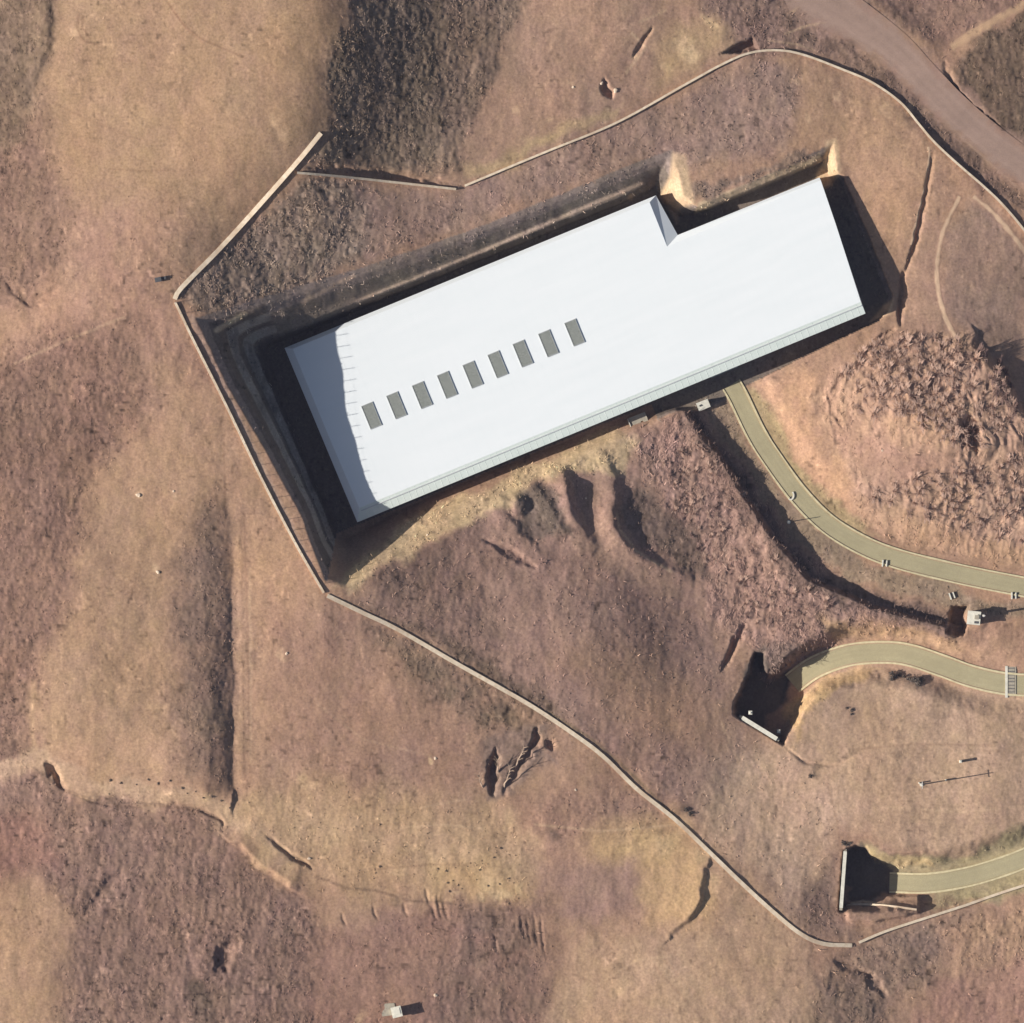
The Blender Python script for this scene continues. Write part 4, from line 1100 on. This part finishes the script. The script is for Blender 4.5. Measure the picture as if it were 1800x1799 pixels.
def white_shed():
    root = empty('shed', P3(1237, 712, -0.1), math.atan2(-UY, UX)); tag(root, 'small white shed against the south side of the hall', 'shed')
    m = MB(); m.box((0, 0, 0.8), (2.0, 1.3, 1.6)); m.build('wall', M_WHITE_CONC, root)
    m = MB(); m.add([(-1.1, -0.75, 1.62), (1.1, -0.75, 1.62), (1.1, 0.75, 1.9), (-1.1, 0.75, 1.9), (-1.1, -0.75, 1.70), (1.1, -0.75, 1.70), (1.1, 0.75, 1.98), (-1.1, 0.75, 1.98)],
                    [(4, 5, 6, 7), (3, 2, 1, 0), (0, 1, 5, 4), (1, 2, 6, 5), (2, 3, 7, 6), (3, 0, 4, 7)])
    rf = m.build('roof', M_WHITE_CONC, root)
    m = MB(); m.box((-0.45, 0.1, 1.86), (0.5, 0.3, 0.12)); m.build('hatch', M_STEEL, rf)
    m = MB(); m.box((0.3, -0.67, 0.7), (0.7, 0.05, 1.4)); m.build('door', M_STEEL, root)
white_shed()

def platform():
    root = empty('concrete_platform', P3(1124, 741, 0.0), math.atan2(-UY, UX)); tag(root, 'pale square concrete platform with one round hole beside the roof edge', 'platform')
    m = MB()
    # slab with a round hole
    n = 12; hx, hy, hr = 0.45, -0.35, 0.3
    ox = [(-1.7, -1.25), (1.5, -1.35), (1.6, 1.2), (-1.6, 1.25)]
    ring = [(hx + hr * math.cos(2 * math.pi * k / n + math.pi * 1.25), hy + hr * math.sin(2 * math.pi * k / n + math.pi * 1.25)) for k in range(n)]
    for z, flip in ((0.5, False), (-1.2, True)):
        vs = [(*p, z) for p in ox] + [(*p, z) for p in ring]
        fs = []
        for c in range(4):
            ks = [4 + (c * 3 + j) % n for j in range(4)]
            fs.append((c, (c + 1) % 4, ks[3], ks[2], ks[1], ks[0]))
        if flip: fs = [f[::-1] for f in fs]
        m.add(vs, fs)
    vs = [(*p, -1.2) for p in ox] + [(*p, 0.5) for p in ox]
    m.add(vs, [(i, (i + 1) % 4, 4 + (i + 1) % 4, 4 + i) for i in range(4)])
    vs = [(*p, -1.2) for p in ring] + [(*p, 0.5) for p in ring]
    m.add(vs, [((i + 1) % n, i, n + i, n + (i + 1) % n) for i in range(n)])
    m.build('slab', M_GREY_CONC, root)
    m = MB(); m.prism([(hx + hr * 1.0 * math.cos(2 * math.pi * k / n), hy + hr * math.sin(2 * math.pi * k / n)) for k in range(n)], -1.1, -0.6); m.build('hole_cover', M_STEEL, root)
    m = MB(); m.box((-1.72, 0.0, 0.62), (0.12, 2.4, 0.24)); m.build('kerb', M_WHITE_CONC, root)
platform()

# ------------------------------------------------------------------ poles, posts, drains
def utility_pole(px, py, h, label, r=0.14, arm=True, lean=0.0):
    root = empty('utility_pole', P3(px, py, -0.05)); tag(root, label, 'pole')
    m = MB(); m.tube((0, 0, -0.5), (lean, 0.02, h), r, r * 0.62, 10); m.build('shaft', M_POLE, root)
    if arm:
        m = MB(); m.box((lean, 0, h - 0.45), (0.12, 1.3, 0.1)); ar = m.build('crossarm', M_POLE, root)
        for s in (-0.55, 0, 0.55):
            m = MB(); m.tube((lean, s, h - 0.4), (lean, s, h - 0.2), 0.05, 0.03, 8); m.build('insulator', M_WHITE_CONC, ar)
    m = MB(); m.prism([(0.35 * math.cos(k * math.pi / 4), 0.35 * math.sin(k * math.pi / 4)) for k in range(8)], -0.3, 0.16); m.build('footing', M_WHITE_CONC, root)
utility_pole(1731, 1083, 8.5, 'tall pole beside the white hut with a long shadow', 0.24, False)
utility_pole(1622, 1381, 7.2, 'tall pole in the field with a long thin shadow', 0.13)
utility_pole(1388, 918, 3.3, 'short pole on the verge with its shadow over the road', 0.10, False)
def marker(px, py, h, label, w=0.35, group=None):
    m = MB(); m.box((0, 0, h / 2 - 0.1), (w, w, h + 0.2), 0, 0.8)
    o = m.build('marker_post', M_WHITE_CONC); o.location = P3(px, py)
    k = MB(); k.box((0, 0, h + 0.06), (w * 1.15, w * 1.15, 0.12), 0, 0.5); k.build('cap', M_WHITE_CONC, o)
    tag(o, label, 'post', group)
marker(1691, 1340, 1.5, 'white stubby post with a short shadow above the long pole shadow', 0.45)
marker(1665, 1373, 0.9, 'white post standing across the long pole shadow', 0.3)
marker(1618, 1378, 1.0, 'white post touching the foot of the field pole', 0.25)
def crate(px, py, label, s, rz):
    root = MB(); root.box((0, 0, s * 0.45), (s * 1.4, s, s * 0.9), rz)
    o = root.build('box', M_STEEL); o.location = P3(px, py)
    k = MB(); k.box((0, 0, s * 0.93), (s * 1.5, s * 1.1, 0.06), rz); k.build('lid', M_STEEL, o)
    tag(o, label, 'box')
crate(281, 494, 'dark low box on the tan ground left of the west corner', 0.75, 0.2)
crate(291, 491, 'second dark box just right of its twin near the west corner', 0.5, 0.1)

def drain(px, py, rz, label, arc=False):
    root = empty('drain_inlet', P3(px, py, 0), rz); tag(root, label, 'drain', 'roadside drains below the curving road')
    m = MB()
    if arc:
        pts = [(0.55 * math.cos(t) , 0.75 * math.sin(t), 0) for t in np.linspace(-2.2, 0.9, 12)]
        m.strip(pts, 0.26, 0.3, 0.4); m.build('curved_kerb', M_WHITE_CONC, root)
        m = MB(); m.box((-0.1, -0.05, 0.0), (0.7, 0.9, 0.1)); m.build('grate', M_STEEL, root)
    else:
        m.box((-0.35, 0, 0.12), (0.25, 1.2, 0.5)); m.build('side_wall', M_WHITE_CONC, root)
        m = MB(); m.box((0.35, 0, 0.12), (0.22, 1.1, 0.45)); m.build('side_wall', M_WHITE_CONC, root)
        m = MB(); m.box((0, 0.1, 0.02), (0.44, 0.9, 0.1)); m.build('grate', M_STEEL, root)
drain(1391, 871, 0.0, 'hook shaped pale drain kerb on the road verge', True)
drain(1557, 991, R(-5), 'pale drain below the road, midway along its outer bend')
drain(1785, 1048, R(0), 'pale drain below the road close to the right edge')
drain(1676, 1048, R(20), 'pale drain directly above the white hut')

def road_channel():
    root = empty('drain_channel', (wx(1780), wy(1200), -11.58), 0.0); tag(root, 'pale and dark drain channel laid across the middle road', 'drain')
    m = MB(); m.box((-0.75, 0.0, 0.04), (0.45, 5.6, 0.14)); m.build('edge_beam', M_WHITE_CONC, root)
    m = MB(); m.box((0.85, 0.1, 0.03), (0.2, 5.2, 0.12)); m.build('edge_beam', M_GREY_CONC, root)
    m = MB(); m.box((0.12, 0.05, 0.015), (1.15, 5.2, 0.03)); g = m.build('channel_cover', M_GREY_CONC, root)
    for k in range(9):
        m = MB(); m.box((0.12, -2.4 + k * 0.6, 0.05), (1.1, 0.12, 0.05)); m.build('grate_bar', M_STEEL, g)
road_channel()

# ------------------------------------------------------------------ rocks
def rock_mesh(seed, r):
    rr = np.random.default_rng(seed)
    import bmesh
    bm = bmesh.new(); bmesh.ops.create_icosphere(bm, subdivisions=2, radius=1.0)
    off = rr.normal(0, 0.5, (6, 3))
    for v in bm.verts:
        d = v.co.normalized()
        k = 1 + sum(0.12 * math.sin(3 * (d.x * o[0] + d.y * o[1] + d.z * o[2]) * 2 + o[0] * 9) for o in off)
        v.co = Vector((d.x * k * r, d.y * k * r * 0.8, d.z * k * r * 0.55))
    me = bpy.data.meshes.new('boulder'); bm.to_mesh(me); bm.free(); me.materials.append(M_ROCK)
    return me
ROCKS = [rock_mesh(k, 0.5) for k in range(4)]
def boulder(px, py, s, label, group=None, k=0):
    s *= 0.62
    o = bpy.data.objects.new('boulder', ROCKS[k % 4]); COL.objects.link(o)
    o.location = P3(px, py, 0.05 * s); o.scale = (s, s, s * 0.8); o.rotation_euler = (0, 0, px * 0.37)
    tag(o, label, 'boulder', group)
boulder(246, 871, 1.3, 'flat pale boulder on the tan slope left of the pit', None, 0)
boulder(280, 1006, 1.1, 'single white boulder in the open field below the flat pale one', None, 1)
boulder(765, 1333, 0.9, 'lone white boulder on brown ground left of the dark gully', None, 2)
boulder(307, 864, 0.8, 'small pale boulder right of the flat pale one', None, 3)
boulder(505, 1148, 0.9, 'pale boulder on the slope below the west pit corner', None, 1)
boulder(1007, 155, 0.8, 'small white boulder left of the rocky hollow', None, 2)
boulder(543, 1509, 0.9, 'white boulder with a dark side in the lower left scrub', None, 0)
boulder(1377, 1497, 0.6, 'small white boulder between the long wall and the lower tunnel', None, 1)
boulder(752, 941, 0.9, 'pale boulder on the crest of the straw coloured bank', None, 3)
boulder(1552, 792, 0.7, 'small white boulder at the foot of the shrubby mound', None, 2)
boulder(1082, 160, 1.3, 'large tan boulder on the right rim of the rocky hollow', None, 0)
boulder(1057, 148, 1.0, 'tan boulder on the left rim of the rocky hollow', None, 1)
boulder(1012, 1389, 0.7, 'small pale boulder right of the dark gully', None, 2)
boulder(1030, 876, 0.6, 'tiny white boulder inside the dark hollow', None, 3)
boulder(765, 1751, 1.1, 'pale boulder right of the tiny hut at the bottom', None, 1)

# ------------------------------------------------------------------ shrubs and dead trees
def shrub_mesh(seed, mat, h=1.6, spread=0.75, n=30):
    rr = random.Random(seed); m = MB()
    for k in range(n):
        b0 = Vector((rr.uniform(-.35, .35), rr.uniform(-.3, .3), -0.15))
        sy = rr.choice((-1, 1)) * rr.uniform(0.15, 1.3)
        tip = b0 + Vector((rr.gauss(0, .32), sy, h * rr.uniform(0.35, 1.0)))
        mid = b0.lerp(tip, 0.5) + Vector((rr.uniform(-.08, .08), 0, 0.22))
        w = rr.uniform(0.05, 0.10)
        a = Vector((w, 0, 0))
        m.add([b0 - a, b0 + a, mid + a, mid - a, tip + a * .35, tip - a * .35], [(0, 1, 2, 3), (3, 2, 4, 5)])
        if k % 3 == 0:
            m.tube(b0, mid, 0.04, 0.025, 3)
            q = mid + Vector((rr.gauss(0, .35), sy * .4, rr.uniform(.1, .4)))
            m.add([mid - a * .6, mid + a * .6, q + a * .3, q - a * .3], [(0, 1, 2, 3)])
    me = bpy.data.meshes.new('bare_shrub'); me.from_pydata(m.v, [], m.f); me.materials.append(mat)
    return me
SHR = [shrub_mesh(k, M_TWIG, 1.1 + 0.2 * (k % 3)) for k in range(5)] + [shrub_mesh(20 + k, M_TWIG2, 1.3, 0.75) for k in range(3)]
def plant_shrubs(poly, n, label, group, s0, s1, kinds, minsep=9):
    P = np.array(poly); got = []; tries = 0
    while len(got) < n and tries < 20000:
        tries += 1
        x = random.uniform(P[:, 0].min(), P[:, 0].max()); y = random.uniform(P[:, 1].min(), P[:, 1].max())
        if not inside(np.array([x]), np.array([y]), poly)[0]: continue
        if float(gmap(roadmask, x, y)) < 0.9: continue
        if any((x - a) ** 2 + (y - b) ** 2 < minsep ** 2 for a, b in got): continue
        got.append((x, y))
        o = bpy.data.objects.new('bare_shrub', SHR[random.choice(kinds)]); COL.objects.link(o)
        o.location = P3(x, y, -0.05); s = random.uniform(s0, s1); o.scale = (s, s * random.uniform(0.9, 1.3), s * random.uniform(0.8, 1.2))
        o.rotation_euler = (random.uniform(-.15, .15), random.uniform(-.15, .15), random.uniform(-0.5, 0.5))
        tag(o, label, 'shrub', group)
plant_shrubs([(1470,650),(1560,590),(1690,595),(1760,650),(1795,740),(1700,790),(1600,740),(1500,720)], 135, 'bare pinkish shrub on top of the rounded mound', 'bare shrubs on top of the mound', 0.7, 1.25, [0,1,2,3,4])
plant_shrubs([(1510,860),(1560,850),(1800,800),(1800,960),(1680,925),(1560,900)], 70, 'bare pinkish shrub on the lower flank of the mound', 'bare shrubs on the lower flank of the mound', 0.6, 1.0, [0,1,2,3,4])
plant_shrubs([(1150,770),(1225,730),(1290,830),(1390,970),(1480,1060),(1420,1110),(1330,1120),(1250,1010),(1180,880)], 95, 'bare shrub on the brushy bank left of the road shadow', 'bare shrubs on the brushy bank', 0.45, 0.85, [0,1,2,3,4,5,6])
plant_shrubs([(1700,600),(1740,610),(1795,690),(1795,740),(1740,680)], 14, 'dark dense shrub on the shaded far edge of the mound', 'dark shrubs on the shaded mound edge', 0.8, 1.2, [5,6,7])

def bush_mesh(seed):
    rr = random.Random(seed); m = MB()
    for k in range(70):
        d = Vector((rr.gauss(0, 1), rr.gauss(0, 1), abs(rr.gauss(0, 1)) * 0.8)).normalized() * rr.uniform(0.35, 1.0) * 0.5
        t = Vector((rr.gauss(0, 1), rr.gauss(0, 1), rr.gauss(0, 1))).normalized(); u = d.cross(t).normalized()
        r = rr.uniform(0.07, 0.16); c = d + Vector((0, 0, 0.12))
        m.add([c - t * r, c + u * r, c + t * r, c - u * r * 0.7], [(0, 1, 2, 3)])
    for k in range(4):
        m.tube((0, 0, -0.1), (rr.uniform(-.3, .3), rr.uniform(-.3, .3), 0.5), 0.03, 0.012, 4)
    me = bpy.data.meshes.new('dark_bush'); me.from_pydata(m.v, [], m.f); me.materials.append(M_BUSH); return me
M_BUSH = noise_mat('dark_bush_twigs', (0.085, 0.068, 0.055), (0.17, 0.138, 0.112), 3.0, 1.0, 0.05)
BUSH = [bush_mesh(60 + k) for k in range(4)]
def bushes(pts, s0, s1, label, group):
    for (x, y) in pts:
        o = bpy.data.objects.new('dark_bush', BUSH[random.randrange(4)]); COL.objects.link(o)
        o.location = P3(x, y, 0); k = random.uniform(s0, s1); o.scale = (k, k * random.uniform(.9, 1.5), k * 0.8); o.rotation_euler = (0, 0, random.uniform(0, 6))
        tag(o, label, 'bush', group)
bushes([(195,1371),(214,1376),(241,1379),(279,1377),(322,1385),(330,1394),(345,1391),(358,1402),(374,1400),(390,1407),(404,1420),(300,1372),(262,1370)], 0.3, 0.55,
       'small dark bush along the pale strip above the lower left thicket', 'dark bushes along the pale strip')
bushes([(787,1553),(796,1549),(805,1557),(812,1563),(790,1568),(770,1528),(784,1532),(822,1524),(843,1530),(872,1500),(880,1492),(868,1508),(895,1545),(903,1553),(878,1555),(858,1558),(660,1535),(657,1545),(632,1530),(668,1524)], 0.2, 0.45,
       'small dark bush scattered over the yellowish dry ground', 'dark bushes on the yellowish ground')
bushes([(1570,1186),(1577,1190),(1584,1187),(1592,1191),(1600,1194),(1608,1197),(1616,1199),(1622,1196),(1571,1194),(1618,1204)], 0.9, 1.4,
       'dark bush hugging the inner bend of the middle road', 'dark bushes on the inner road bend')
bushes([(1490,1246),(1499,1250),(1498,1257)], 0.45, 0.7,
       'small dark bush in the tight cluster inside the middle road bend', 'dark bushes in a tight cluster')
bushes([(1490,1487),(1496,1484),(1484,1484),(1425,1366),(1206,1424),(1213,1432)], 0.6, 1.0,
       'dark bush standing alone on open ground near the tunnels', 'single dark bushes near the tunnels')
def dead_tree(px, py, h, ang, label, seed):
    rr = random.Random(seed)
    root = empty('dead_tree', P3(px, py, 0.0)); tag(root, label, 'dead tree', 'pale dead trees in the dark gully')
    d = Vector((math.cos(ang) * 0.75, math.sin(ang) * 0.75, 0.55)).normalized()
    m = MB(); pts = [Vector((0, 0, -0.2))]
    for k in range(1, 6):
        pts.append(d * (h * k / 5) + Vector((rr.uniform(-.15, .15), rr.uniform(-.15, .15), 0)))
    for k in range(5): m.tube(pts[k], pts[k + 1], 0.17 * (1 - k / 6.5), 0.17 * (1 - (k + 1) / 6.5), 6)
    m.build('trunk', M_BARK, root)
    for k in range(2, 6):
        for s in (-1, 1):
            m = MB(); e = pts[k] + d * rr.uniform(.5, 1.0) + d.cross(Vector((0, 0, 1))) * s * rr.uniform(0.4, 0.9) + Vector((0, 0, rr.uniform(0, .4)))
            m.tube(pts[k], e, 0.06, 0.02, 5)
            m.tube(pts[k].lerp(e, 0.6), e + Vector((rr.uniform(-.3, .3), rr.uniform(-.3, .3), .2)), 0.03, 0.012, 4)
            m.build('branch', M_BARK, root)
dead_tree(886, 1385, 4.6, 1.25, 'pale dead tree leaning up the middle of the dark gully', 1)
dead_tree(905, 1350, 4.8, 1.15, 'pale dead tree reaching toward the long wall at the gully top', 2)
dead_tree(876, 1360, 3.0, 1.6, 'short pale dead tree beside the blackest part of the gully', 3)
dead_tree(850, 1385, 3.0, 2.0, 'pale dead tree at the bottom left of the dark gully', 4)

# ------------------------------------------------------------------ the air between the hillside and the viewpoint
def haze():
    lo = float(Z.min()) - 1.0
    m = MB(); m.box((0, 0, (lo + CAM_H + 10) / 2), (8900, 8900, CAM_H + 10 - lo))
    mt = bpy.data.materials.new('haze_air'); mt.use_nodes = True
    t = mt.node_tree; t.nodes.clear()
    out = t.nodes.new('ShaderNodeOutputMaterial'); pv = t.nodes.new('ShaderNodeVolumePrincipled')
    pv.inputs['Density'].default_value = 0.000010
    pv.inputs['Color'].default_value = (0.62, 0.66, 0.95, 1)
    t.links.new(pv.outputs['Volume'], out.inputs['Volume'])
    o = m.build('haze', mt)
    tag(o, 'thin bluish haze lying over the whole hillside', 'haze', None, 'stuff')
haze()
